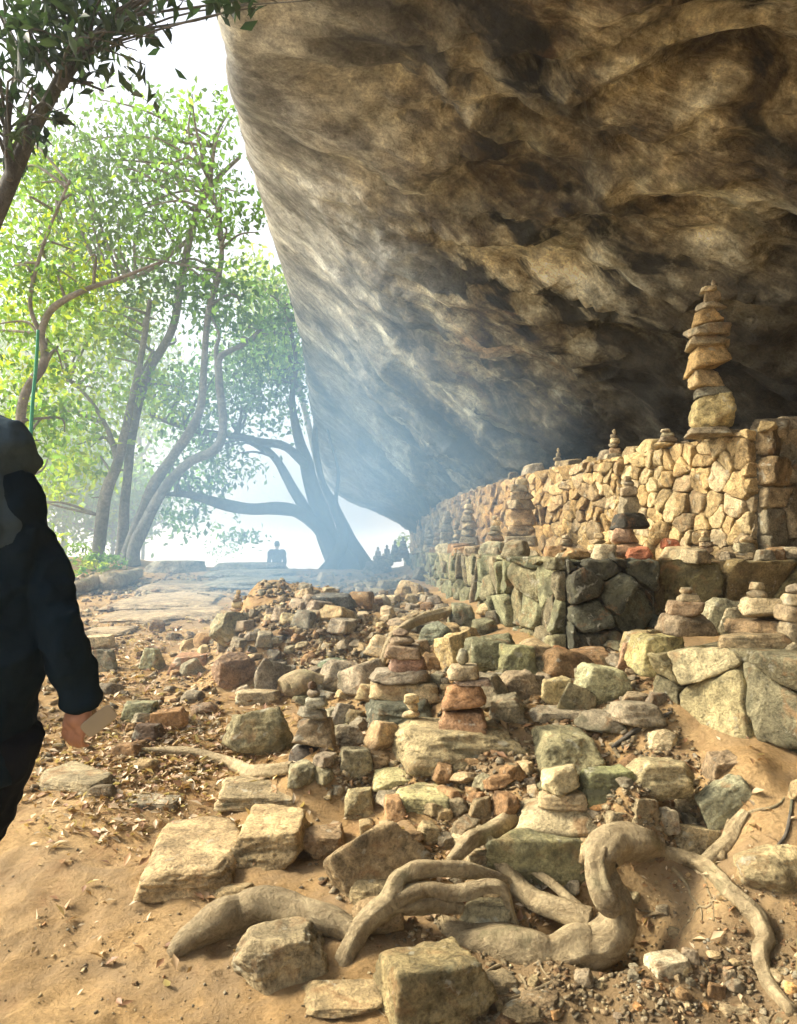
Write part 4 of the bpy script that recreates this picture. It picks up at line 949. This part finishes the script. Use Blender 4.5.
rpart('side_root', rt3, [(700,868,7,4),(718,852,9,5),(730,836,8,5),(746,812,5,4)], rough=.2, seed=11)
rpart('side_root', rt3, [(722,858,4,3),(724,840,4,4),(730,820,3,3)], rough=.2, seed=12)

def rootlets(root, spots, seed):
    g = random.Random(seed)
    for px, py, dx, dy, r in spots:
        pl = []; x, y = px, py
        for k in range(6):
            pl.append((x, y, r*(1-.14*k), 1.5)); x += dx*g.uniform(.5, 1.5)+g.uniform(-4, 4); y += dy*g.uniform(.5, 1.5)+g.uniform(-3, 3)
        rpart('rootlet', root, pl, seg=7, seed=g.randrange(99))
rootlets(rt, [(640,950,9,5,2.2),(600,970,-6,6,2),(560,975,-10,5,2),(500,965,-9,7,2),(672,868,6,9,2.4),(612,905,9,3,2),(590,918,-3,9,2),(540,905,-9,6,2.2),(520,975,8,6,1.6)], 1)
rootlets(rt2, [(352,990,-9,4,2.2),(350,985,8,6,2),(520,925,6,8,2),(462,905,7,7,1.8),(430,900,3,9,1.8),(515,880,10,2,2)], 2)
rootlets(rt3, [(792,1005,-7,4,2),(764,940,-9,5,2),(745,815,6,-5,2),(728,890,-10,6,2),(762,955,7,8,1.8),(690,862,4,12,1.8)], 3)

# ------------------------------------------------------------------ trees
def T(pl, Y0, k=.80):
    """(px, py, half width px, [depth])"""
    P = []; Rr = []
    for q in pl:
        Yv = q[3] if len(q) > 3 else Y0
        P.append(at(q[0], q[1], Yv)); Rr.append(q[2]*k/F*Yv)
    return P, Rr
def stem(pl, Y0, seg=10, rough=.10, seed=0):
    P, Rr = T(pl, Y0); return tube(P, Rr, seg, len(P)*8, rough, 3, seed)
def crown_np(blobs, size, cols, seed, tilt=.9, clump=14, sub=.26):
    """blobs: (px,py,Y,radius m,count)"""
    g = np.random.default_rng(seed); P = []; C = []
    for px, py, Yv, r, n in blobs:
        c = np.array(at(px, py, Yv)); m = max(1, int(n*1.15)//clump)
        d = g.normal(size=(m, 3)); d /= np.linalg.norm(d, axis=1)[:, None]
        n = int(n); cc = c + d*(g.random((m, 1))**.45)*r*np.array([1, 1.1, .75])
        pts = np.repeat(cc, clump, 0)+g.normal(size=(m*clump, 3))*r*sub*np.array([1, 1, .6])
        P.append(pts)
        base = np.array(cols)[g.integers(0, len(cols), m)]*g.uniform(.7, 1.25, (m, 1))
        C.append(np.repeat(base, clump, 0)*g.uniform(.85, 1.15, (m*clump, 1)))
    P = np.vstack(P); C = np.vstack(C)
    return leaves_np(P, g.uniform(.7, 1.3, len(P))*size, C, tilt, g, .5 if size > .126 else .36)
def tree(label, base, stems, blobs, size, cols, seed, bark=None, leafm=None, group=None, name='tree', twigs=True):
    r = empty(name, base, label, 'tree', group)
    parts = [stem(s, y0, seed=seed+i) for i, (s, y0) in enumerate(stems)]
    # fine branches from the nearest stem point into the clumps
    g = random.Random(seed); allp = np.vstack([p[0] for p in parts])
    if twigs:
        for px, py, Yv, rr, n in blobs:
            if n in (90, 180): continue
            c = np.array(at(px, py, Yv))
            for k in range(4):
                t = c+np.array([g.uniform(-1, 1)*rr, g.uniform(-1, 1)*rr*.6, g.uniform(-.7, .7)*rr])
                cand = allp[np.argsort(np.linalg.norm(allp-t, axis=1)+np.maximum(0, allp[:, 2]-t[2])*3)[:40:8]]
                s = cand[g.randrange(len(cand))]; mid = (s+t)/2+np.array([g.uniform(-.2, .2), g.uniform(-.2, .2), g.uniform(-.05, .3)])
                w = .0022*Yv
                parts.append(tube([s, mid, t], [w, w*.7, w*.3], 5, 10, .1, 3, k))
    V, Fs = merge(parts); put('trunk', mesh_np('trunk', V, Fs), bark or M_BARK, r)
    V, Q, C = crown_np(blobs, size, cols, seed)
    put('crown', mesh_np('crown', V, Q, smooth=False, color=C), leafm or M_LEAF, r)
    return r
GB = [(.13,.22,.07),(.10,.18,.07),(.17,.27,.08),(.08,.14,.06)]
GY = [(.21,.28,.05),(.17,.25,.05),(.27,.31,.05),(.13,.20,.05)]
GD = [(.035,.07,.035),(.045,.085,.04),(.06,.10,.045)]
tree('slender grey double-stemmed tree curving to the right over the path crest', at(130, 560, 14),
     [([(124,566,9),(130,545,8),(140,518,7),(152,488,7),(172,458,6),(190,432,6),(201,405,5),(204,365,4.5),(209,310,4),(219,275,3.5),(222,245,3),(218,212,2.5),(206,170,1.5)], 14),
      ([(134,566,8),(134,548,8),(147,520,7),(166,486,6.5),(190,462,6),(214,450,6),(223,428,5.5),(219,380,5),(219,360,4.5),(228,352,3.5),(246,343,3),(262,328,2)], 13.8),
      ([(219,372,4),(216,350,3),(219,335,2),(212,318,1.4)], 13.8)],
     [(195,165,14,1.0,380),(230,215,13.6,.8,300),(170,230,14.4,1.1,600),(235,290,14,.8,330),(205,300,14.5,.8,360),(250,330,13.8,.6,240),(215,120,14,.7,160)], .15, GB, 41)
tree('tall slim tree with a forked crown reaching towards the boulder', at(122, 556, 14.6),
     [([(120,562,7),(123,530,6.5),(126,490,6),(134,425,5.5),(150,370,5),(172,330,5),(182,278,4.5),(191,232,4.5),(202,200,4),(220,176,3),(240,157,2)], 14.6),
      ([(202,200,3.5),(211,168,3),(216,135,2),(229,112,1.2)], 14.6), ([(190,238,3),(150,270,2.5),(110,285,2),(70,305,1.5)], 14.6)],
     [(110,165,15,1.4,900),(150,140,15,1.1,560),(75,205,15,1.3,820),(130,225,15.2,1.2,760),(60,150,15,1.0,420),(40,250,15,1.2,600),(150,300,15.4,1.0,520)], .15, [(.08,.14,.055),(.07,.125,.06),(.11,.17,.06)], 42)
tree('pale-barked straight tree with yellow-green leaves left of the double-stemmed one', at(97, 558, 14.2),
     [([(96,562,9),(99,545,8),(103,512,8),(109,484,7),(118,462,6),(125,430,5),(141,357,4),(150,300,3)], 14.2), ([(118,464,4),(108,430,3),(90,400,2.4),(70,380,1.6)], 14.2)],
     [(80,330,14.5,1.2,760),(60,400,14.4,1.0,620),(140,390,14.8,1.0,600),(95,450,14.6,.8,440),(60,480,14.5,.8,420),(120,330,14.8,.9,460)], .15, GY, 43)
tree('crooked tree rising behind the hooded person', at(15, 560, 11.5),
     [([(14,565,7),(18,500,6.5),(22,405,6),(44,362,5.5),(41,335,5),(53,308,4.5),(85,290,3.5),(120,278,2.5),(160,262,1.5)], 11.5), ([(41,335,3),(30,300,2.6),(45,240,2.2),(70,180,1.6)], 11.5)],
     [(20,300,12,1.0,700),(30,360,12,.8,460),(20,230,12,1.0,560),(80,270,12,.8,420),(10,430,12,.8,420),(45,420,12.3,.7,330),(30,170,12,.8,320)], .13, GY+GB, 44)
tree('huge dark leaning fig tree with a low horizontal limb at the end of the boulder', at(338, 574, 16.5),
     [([(346,582,24),(342,564,20),(330,542,15),(320,514,12),(312,488,10),(306,460,8),(298,436,6),(292,400,4),(296,360,3),(288,320,2)], 16.5),
      ([(334,556,8,16.3),(320,530,8,16.3),(300,513,8,16.2),(280,508,8,16.1),(250,509,7,16),(222,504,7,15.8),(190,495,4.5,15.6),(165,494,2.5,15.4)], 16.2),
      ([(312,520,7),(294,490,6.5),(278,462,5),(262,446,4),(240,436,4),(215,436,3)], 16.4),
      ([(306,466,6),(286,447,5.5),(262,442,5),(232,436,4),(195,430,4),(150,415,3)], 16.3),
      ([(374,584,15),(362,564,13),(348,538,10),(334,505,6),(322,480,4),(315,440,4),(318,400,3),(305,350,2)], 16.7),
      ([(318,582,10),(334,560,9),(344,535,6),(336,505,3),(338,470,2.2),(328,430,1.6),(330,400,1)], 16.1)],
     [(255,350,17,1.3,900),(285,320,17.3,1.1,760),(225,385,17,1.2,820),(275,400,17,1.0,560),(205,430,16.6,1.0,600),(180,395,17,1.0,520),(215,470,16.4,.9,420),(185,485,16,.7,330),(240,530,16.5,.5,90),(195,520,16,.6,180),(292,370,16.8,.8,300)], .15, GB+GD, 45, bark=M_DBARK, name='fig_tree')
tree('bright yellow-green tree glowing beside the boulder edge', at(262, 570, 21),
     [([(340,578,6),(330,520,5),(312,440,4),(292,360,3),(275,290,2)], 21)], [(272,300,21,1.2,900),(262,350,21,1.3,800),(285,360,21,1.0,500),(250,275,21,.9,320)], .17, [(.22,.27,.04),(.18,.25,.05)], 46)
# background trees beyond the crest
bgk = np.random.default_rng(8)
BG = [(-60,27,250),(-20,30,210),(30,26,260),(62,31,215),(100,28,285),(140,33,240),(-110,25,300),(60,24,430),(110,24,470),(0,23,440)]
BL = ['far pale tree at the very left beyond the hooded person', 'far tall pale tree behind the crooked tree', 'far rounded tree above the hooded person', 'far hazy tree rising highest at left', 'far yellowish tree behind the pale-barked trunk',
      'far hazy tree behind the forked crown', 'far tree outside the left edge',
      'low bushy far tree right of the hooded person', 'lowest bushy far tree near the pale-barked trunk base', 'low far tree directly behind the hooded person']
for k, (px, Yv, top) in enumerate(BG):
    bl = []; bot = 560
    for q in range(7):
        yy = top+20+(bot-top-60)*(q/6)*.8; bl.append((px+float(bgk.uniform(-28, 28)), yy, Yv+float(bgk.uniform(-1, 1)), 1.5+float(bgk.uniform(-.3, .3)), 400 if yy > 330 else 210))
    b0 = at(px, 562, Yv); b0.z = gz(b0.x, b0.y)
    pb = proj(*b0)
    tree(BL[k], b0, [([(px, pb[1], 2.4), (px+4, 500, 2.2), (px-5, (500+top)/2, 1.8), (px+3, top+20, 1)], Yv)], bl, .24, [GY, GB, GY+GB][k % 3], 60+k, group='trees beyond the crest')
# foreground tree, upper left
fg = [(20,30,4.6,.28,260),(60,20,4.8,.28,260),(100,40,4.6,.26,230),(130,45,4.5,.15,80),(15,90,4.8,.25,200),(60,70,4.7,.22,150),(20,150,4.8,.14,60),(5,130,4.7,.16,80),(35,-30,4.7,.35,300),(110,-20,4.6,.3,260),(190,-14,4.4,.2,130),(250,-18,4.3,.2,110),(300,-22,4.2,.16,60),(70,115,4.6,.08,22),(-60,60,4.8,.4,250)]
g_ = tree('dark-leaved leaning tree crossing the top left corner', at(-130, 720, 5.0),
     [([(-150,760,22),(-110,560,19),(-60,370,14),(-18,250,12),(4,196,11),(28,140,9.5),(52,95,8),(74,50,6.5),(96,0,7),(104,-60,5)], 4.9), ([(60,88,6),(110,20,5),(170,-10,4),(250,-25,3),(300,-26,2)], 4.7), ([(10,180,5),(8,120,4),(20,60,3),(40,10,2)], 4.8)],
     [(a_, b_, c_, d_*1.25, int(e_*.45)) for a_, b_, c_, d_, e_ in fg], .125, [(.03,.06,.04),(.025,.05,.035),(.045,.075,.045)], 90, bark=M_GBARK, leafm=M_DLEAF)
# thin green pole and undergrowth
V, Fs = merge([tube([at(29, 560, 9), at(31, 430, 9), at(36, 366, 9), at(38, 330, 9)], [.022, .022, .02, .018], 10, 20, .02, 3)])
tag(link('pole', mesh_np('pole', V, Fs), plain_material('green_paint', (.03, .25, .12))), 'thin bright green pole standing behind the hooded person', 'pole')
def bush(label, blobs, size, cols, seed):
    V, Q, C = crown_np(blobs, size, cols, seed, tilt=.7); tag(link('bush', mesh_np('bush', V, Q, smooth=False, color=C), M_LEAF), label, 'bush', 'undergrowth at the crest')
bush('leafy bush at the foot of the pale-barked tree', [(92,562,12.9,.22,90),(76,556,13.2,.28,110),(60,566,12.8,.2,80),(104,568,12.6,.14,50),(84,574,12.3,.13,50)], .11, GY+GB, 71)
bush('low bush right of the double-stemmed tree base', [(112,562,13.4,.25,160)], .11, GB, 72)
bush('bush on the crest left of the hooded person\'s shoulder', [(40,545,13.5,.6,420)], .12, GY, 73)
bush('small yellow-green bush in the bright gap under the boulder', [(402,543,24,.35,160)], .13, [(.25,.28,.05)], 74)
bush('thin pale bush on the skyline below the horizontal limb', [(225,545,20,.5,160)], .12, GB, 75)

# ------------------------------------------------------------------ people
FOLD = bpy.data.textures.new('folds', 'CLOUDS'); FOLD.noise_scale = .22; FOLD.noise_depth = 3
CREASE = bpy.data.textures.new('creases', 'MUSGRAVE'); CREASE.noise_scale = .07
def person(label, base, k, pose, cols, vox, name='person', hood=True):
    """pose: dict of joint -> world offset from base (metres for a 1.75 m figure, scaled by k); faces +Y turned by pose['rz']"""
    r = empty(name, base, label, 'person'); r.rotation_euler = (0, 0, pose.get('rz', 0))
    J = {n: np.array(v)*k for n, v in pose.items() if n not in ('rz', 'Rhand')}
    def child(nm, parts, mat, v, par=None):
        V, Fs = merge(parts); me = mesh_np(nm, V, Fs); o = link(nm, me, mat, par or r)
        m = o.modifiers.new('remesh', 'REMESH'); m.mode = 'VOXEL'; m.voxel_size = v; m.use_smooth_shade = True
        s = o.modifiers.new('smooth', 'SMOOTH'); s.factor = .5; s.iterations = 3
        if nm in ('jacket', 'trousers', 'hood'):
            for tx, st in ((FOLD, .030*k), (CREASE, .010*k)):
                dm = o.modifiers.new('folds', 'DISPLACE'); dm.texture = tx; dm.strength = st; dm.mid_level = .5
        return o
    hd = J['head']
    E = lambda c, rr: ellipsoid(np.array(c), np.array(rr)*k, 3)
    tb = lambda pts, rad, **kw: tube(pts, [q*k for q in rad], 12, max(6, len(pts)*5), **kw)
    b = [E(hd, (.075, .095, .115)), E(hd+np.array([0, .03, -.055])*k, (.052, .06, .055)), E(hd+np.array([0, .10, -.01])*k, (.013, .022, .022)),
         E(hd+np.array([0, .088, -.055])*k, (.026, .012, .008)), E(hd+np.array([.078, 0, -.01])*k, (.012, .02, .032)), E(hd+np.array([-.078, 0, -.01])*k, (.012, .02, .032)),
         E(hd+np.array([.03, .082, .022])*k, (.014, .010, .009)), E(hd+np.array([-.03, .082, .022])*k, (.014, .010, .009)),
         tb([hd-np.array([0, .01, .06])*k, J['neck'], J['chest']], [.052, .055, .09])]
    b += [tb([J['chest']+np.array([0, 0, .05])*k, J['chest'], J['waist'], J['hip']], [.10, .14, .125, .14])]
    for s in ('L', 'R'):
        sh, el, wr, kn, an = (J[s+q] for q in ('sh', 'el', 'wr', 'kn', 'an'))
        b += [tb([J['chest']+np.array([0, 0, .06])*k, sh, (sh+el)/2, el, (el+wr)/2, wr], [.05, .052, .044, .036, .034, .025])]
        hipj = J['hip']+np.array([-.085 if s == 'L' else .085, 0, -.02])*k
        b += [tb([hipj, (hipj+kn)/2, kn, (kn*.6+an*.4), an], [.09, .075, .052, .054, .036])]
        b += [tb([an+np.array([0, -.05, -.035])*k, an+np.array([0, .06, -.05])*k, an+np.array([0, .16, -.06])*k], [.036, .038, .026])]
        # hand: palm, four fingers curling, thumb
        d = (wr-el); d /= np.linalg.norm(d); side = np.array([1. if s == 'R' else -1., 0, 0])
        if s+'hand' in pose: d = np.array(pose[s+'hand'][0], float); d /= np.linalg.norm(d); side = np.array(pose[s+'hand'][1], float); side -= d*side.dot(d); side /= np.linalg.norm(side)
        fw = np.cross(side, d); fw *= np.sign(fw[1]) or 1
        pc = wr+d*.05*k
        b += [ellipsoid(wr+d*.045*k, np.array([.03, .03, .03])*k, 3), tb([wr-d*.01*k, wr+d*.04*k+fw*.022*k, wr+d*.082*k+fw*.026*k], [.022, .019, .016]), tb([wr-d*.01*k, wr+d*.04*k-fw*.018*k, wr+d*.078*k-fw*.024*k], [.022, .019, .016])]
        for f_, (o_, L_) in enumerate(((.03, .068), (.010, .076), (-.010, .071), (-.03, .056))):
            q0 = wr+d*.075*k+fw*o_*k; q1 = q0+d*L_*.45*k-side*.006*k; q2 = q1+d*L_*.30*k-side*.020*k; q3 = q2+d*L_*.12*k-side*.024*k
            b += [tb([q0, q1, q2, q3], [.0095, .0092, .0085, .007])]
        t0 = wr+d*.025*k+fw*.022*k
        b += [tb([t0, t0+d*.03*k+fw*.022*k-side*.012*k, t0+d*.058*k+fw*.026*k-side*.03*k], [.013, .012, .009])]
    child('body', b, cols['skin'], vox)
    # jacket
    j = [tb([J['neck']-np.array([0, .0, .02])*k, J['chest']+np.array([0, 0, .06])*k, J['chest'], J['waist'], J['hip'], J['hip']-np.array([0, 0, .12])*k], [.085, .15, .185, .175, .19, .185], flat=.8)]
    for s in ('L', 'R'):
        sh, el, wr = (J[s+q] for q in ('sh', 'el', 'wr'))
        j += [tb([J['chest']+np.array([0, 0, .08])*k, sh, (sh+el)/2, el, (el+wr)/2, wr*.98+el*.02], [.08, .078, .068, .06, .054, .048])]
        d = (wr-el)/np.linalg.norm(wr-el); j += [tb([wr-d*.04*k, wr-d*.015*k, wr+d*.004*k], [.050, .054, .050])]
    if 'back' in pose: j += [E(J['neck']+np.array([.01, -.03, .02])*k, (.125, .11, .13)), E(J['back'], (.15, .12, .24)), E(J['back']-np.array([0, 0, .2])*k, (.155, .13, .25))]
    child('jacket', j, cols['jacket'], vox*1.5)
    tr = []
    for s in ('L', 'R'):
        kn, an = J[s+'kn'], J[s+'an']; hipj = J['hip']+np.array([-.085 if s == 'L' else .085, 0, .02])*k
        tr += [tb([hipj, (hipj+kn)/2, kn, (kn*.5+an*.5), an+np.array([0, 0, .01])*k], [.115, .095, .075, .07, .062])]
    child('trousers', tr, cols['trousers'], vox*1.5)
    for s in ('L', 'R'):
        an = J[s+'an']
        child('shoe', [tb([an+np.array([0, -.07, -.045])*k, an+np.array([0, .0, -.035])*k, an+np.array([0, .08, -.045])*k, an+np.array([0, .19, -.06])*k], [.042, .048, .045, .032], flat=.8)], cols['shoe'], vox*1.5)
    if hood:
        child('hood', [E(hd+np.array([0, -.02, .01])*k, (.100, .125, .118)), E(hd+np.array([.012, -.04, .035])*k, (.093, .10, .055)), tb([hd+np.array([0, -.04, -.06])*k, J['neck']+np.array([0, -.05, .02])*k, J['neck']+np.array([0, -.03, -.06])*k], [.095, .12, .14], flat=.85)], cols['hood'], vox*1.5)
    else:
        child('hair', [E(hd+np.array([0, -.02, .03])*k, (.086, .098, .105))], cols['hood'], vox*1.5)
    return r
skin = plain_material('skin', (.42, .22, .14), .55); 
cl = cloth_material('dark_navy_cloth', (.004, .011, .018)); cl2 = cloth_material('black_cloth', (.004, .006, .009)); cl3 = cloth_material('slate_cloth', (.035, .055, .07)); shoe = plain_material('shoe_rubber', (.03, .03, .03))
pb = Vector((-1.30, 2.28, gz(-1.30, 2.28)))
def rel(px, py, Yv, k): 
    v = at(px, py, Yv)-pb; return tuple(np.array(v)/k)
kk = 1.04
POSE = dict(head=rel(1, 462, 2.28, kk), neck=rel(2, 515, 2.28, kk), back=rel(-2, 560, 2.26, kk), chest=rel(-8, 590, 2.28, kk), waist=rel(-16, 670, 2.28, kk), hip=rel(-28, 735, 2.28, kk),
            Rsh=rel(34, 560, 2.28, kk), Rel=rel(61, 634, 2.24, kk), Rwr=rel(84, 704, 2.30, kk), Rhand=((-.35, .05, -.9), (-.3, -1, 0)), Lsh=(-.19, 0, 1.40), Lel=(-.27, -.04, 1.13), Lwr=(-.27, .08, .90),
            Rkn=rel(-52, 890, 2.3, kk), Ran=(-.06, .0, .09), Lkn=(-.05, -.05, .50), Lan=(-.10, -.20, .12))
person('person in a dark navy hooded jacket walking up the path, right hand by the hip', pb, kk, POSE, dict(skin=skin, jacket=cl, trousers=cl2, shoe=shoe, hood=cl3), .0055)
# the pale card held in that hand
hd_ = at(99, 721, 2.28)
V0, F0 = ICO[3]; cv = np.sign(V0)*np.abs(V0)**.35; cv /= np.abs(cv).max(0)
me = mesh_np('card', cv*np.array([.052, .0035, .026]), F0); o = link('card', me, plain_material('pale_card', (.34, .29, .20))); o.location = hd_; o.rotation_euler = (R(10), R(-38), R(10))
tag(o, 'pale flat card held in the right hand of the hooded person', 'card')
P2 = dict(head=(0, .02, 1.62), neck=(0, 0, 1.48), chest=(0, 0, 1.30), waist=(0, 0, 1.08), hip=(0, 0, .92), Rsh=(.19, 0, 1.40), Rel=(.24, -.03, 1.13), Rwr=(.20, .06, .90), Lsh=(-.19, 0, 1.40), Lel=(-.24, -.03, 1.13), Lwr=(-.20, .06, .90),
          Rkn=(.09, .03, .50), Ran=(.09, 0, .09), Lkn=(-.09, .03, .50), Lan=(-.09, 0, .09))
fx = at(277, 545, 24); fb = Vector((fx.x, 24, gz(fx.x, 24)))
topz = at(277, 541, 24).z
person('distant person in a dark blue top standing beyond the crest against the bright sky', fb, max(.9, min(1.15, (topz-fb.z)/1.74)), P2, dict(skin=skin, jacket=cloth_material('blue_cloth', (.03, .05, .09)), trousers=cl2, shoe=shoe, hood=cl2), .014, hood=False)
print('far person', fb, (topz-fb.z)/1.74)

# ------------------------------------------------------------------ air
HAZE = 0.0016
if HAZE:
    m, nt = newmat('haze_air'); b = NB(nt); v = b.n('ShaderNodeVolumePrincipled'); v.inputs['Color'].default_value = (.93, .96, 1, 1); v.inputs['Density'].default_value = HAZE; v.inputs['Anisotropy'].default_value = .3
    b.out(v.outputs[0], vol=True)
    c = np.array([[x, y, z] for x in (-3100, 3100) for y in (-400, 3500) for z in (-30, 20.)])
    q = np.array([[0, 1, 3, 2], [4, 6, 7, 5], [0, 4, 5, 1], [2, 3, 7, 6], [0, 2, 6, 4], [1, 5, 7, 3]])
    m2, nt2 = newmat('smoke_drift'); b2 = NB(nt2); tc = b2.n('ShaderNodeTexCoord').outputs['Object']
    ln = b2.n('ShaderNodeVectorMath', operation='LENGTH'); b2.l(tc, ln.inputs[0])
    fall = b2.ramp(ln.outputs['Value'], [(0.0, 1.0), (.45, .5), (1.0, 0.0)]); ns = b2.ramp(b2.noise(tc, 1.7, 3, .55, .5), [(.3, .35), (.7, 1.4)])
    v2 = b2.n('ShaderNodeVolumePrincipled'); v2.inputs['Color'].default_value = (.40, .68, 1, 1); v2.inputs['Anisotropy'].default_value = .2
    b2.l(b2.math('MULTIPLY', b2.math('MULTIPLY', fall, ns), .19), v2.inputs['Density']); b2.out(v2.outputs[0], vol=True)
    so_ = link('smoke', mesh_np('smoke', *ICO[4]), m2); so_.location = at(340, 520, 10.2); so_.scale = (3.3, 6.6, 3.1); so_.rotation_euler = (0, 0, 0)
    tag(so_, 'thin bluish smoke drifting under the end of the boulder', 'smoke', kind='stuff')
    m3, nt3 = newmat('mist'); b3 = NB(nt3); tc = b3.n('ShaderNodeTexCoord').outputs['Object']
    ln = b3.n('ShaderNodeVectorMath', operation='LENGTH'); b3.l(tc, ln.inputs[0])
    v3 = b3.n('ShaderNodeVolumePrincipled'); v3.inputs['Color'].default_value = (.86, .95, 1, 1)
    b3.l(b3.math('MULTIPLY', b3.ramp(ln.outputs['Value'], [(0.0, 1.0), (.6, .7), (1.0, 0.0)]), .045), v3.inputs['Density']); b3.out(v3.outputs[0], vol=True)
    mi = link('mist', mesh_np('mist', *ICO[4]), m3); mi.location = (-8.5, 19, 5.5); mi.scale = (8.5, 9, 8.5)
    tag(mi, 'pale sunlit mist hanging among the trees beyond the path', 'mist', kind='stuff')
    tag(link('haze', mesh_np('haze', c, q, smooth=False), m), 'thin pale haze in the air', 'haze', kind='stuff')

# ------------------------------------------------------------------ light
w = bpy.data.worlds.new('World'); S.world = w; w.use_nodes = True; nt = w.node_tree; nt.nodes.clear(); b = NB(nt)
SUN_EL, SUN_AZ = R(38), R(-80)            # azimuth measured from +Y towards +X
sky = b.n('ShaderNodeTexSky'); sky.sky_type = 'NISHITA'; sky.sun_disc = False; sky.sun_elevation = SUN_EL; sky.sun_rotation = SUN_AZ; sky.dust_density = 4.0; sky.air_density = 1.0; sky.ozone_density = .6
hs = b.n('ShaderNodeHueSaturation', i_Saturation=.4); b.l(sky.outputs[0], hs.inputs['Color'])
bg = b.n('ShaderNodeBackground', i_Strength=.14); b.l(hs.outputs[0], bg.inputs[0]); o = b.n('ShaderNodeOutputWorld'); b.l(bg.outputs[0], o.inputs[0])
sd = bpy.data.lights.new('sun', 'SUN'); sd.energy = 3.3; sd.angle = R(16); sd.color = (1, .89, .70)
so = bpy.data.objects.new('sun', sd); COL.objects.link(so)
d = Vector((math.sin(SUN_AZ)*math.cos(SUN_EL), math.cos(SUN_AZ)*math.cos(SUN_EL), math.sin(SUN_EL)))
so.rotation_euler = d.to_track_quat('Z', 'Y').to_euler(); so.location = d*50
vs = S.view_settings; vs.view_transform = 'Standard'; vs.look = 'None'; vs.gamma = 1; vs.exposure = 1.38; vs.use_curve_mapping = False
S.render.engine = 'CYCLES'
cy = S.cycles; cy.use_denoising = True; cy.max_bounces = 8; cy.diffuse_bounces = 5; cy.transmission_bounces = 4; cy.volume_bounces = 1; cy.sample_clamp_indirect = 8; cy.volume_step_rate = 4; cy.volume_max_steps = 64; cy.adaptive_threshold = .025
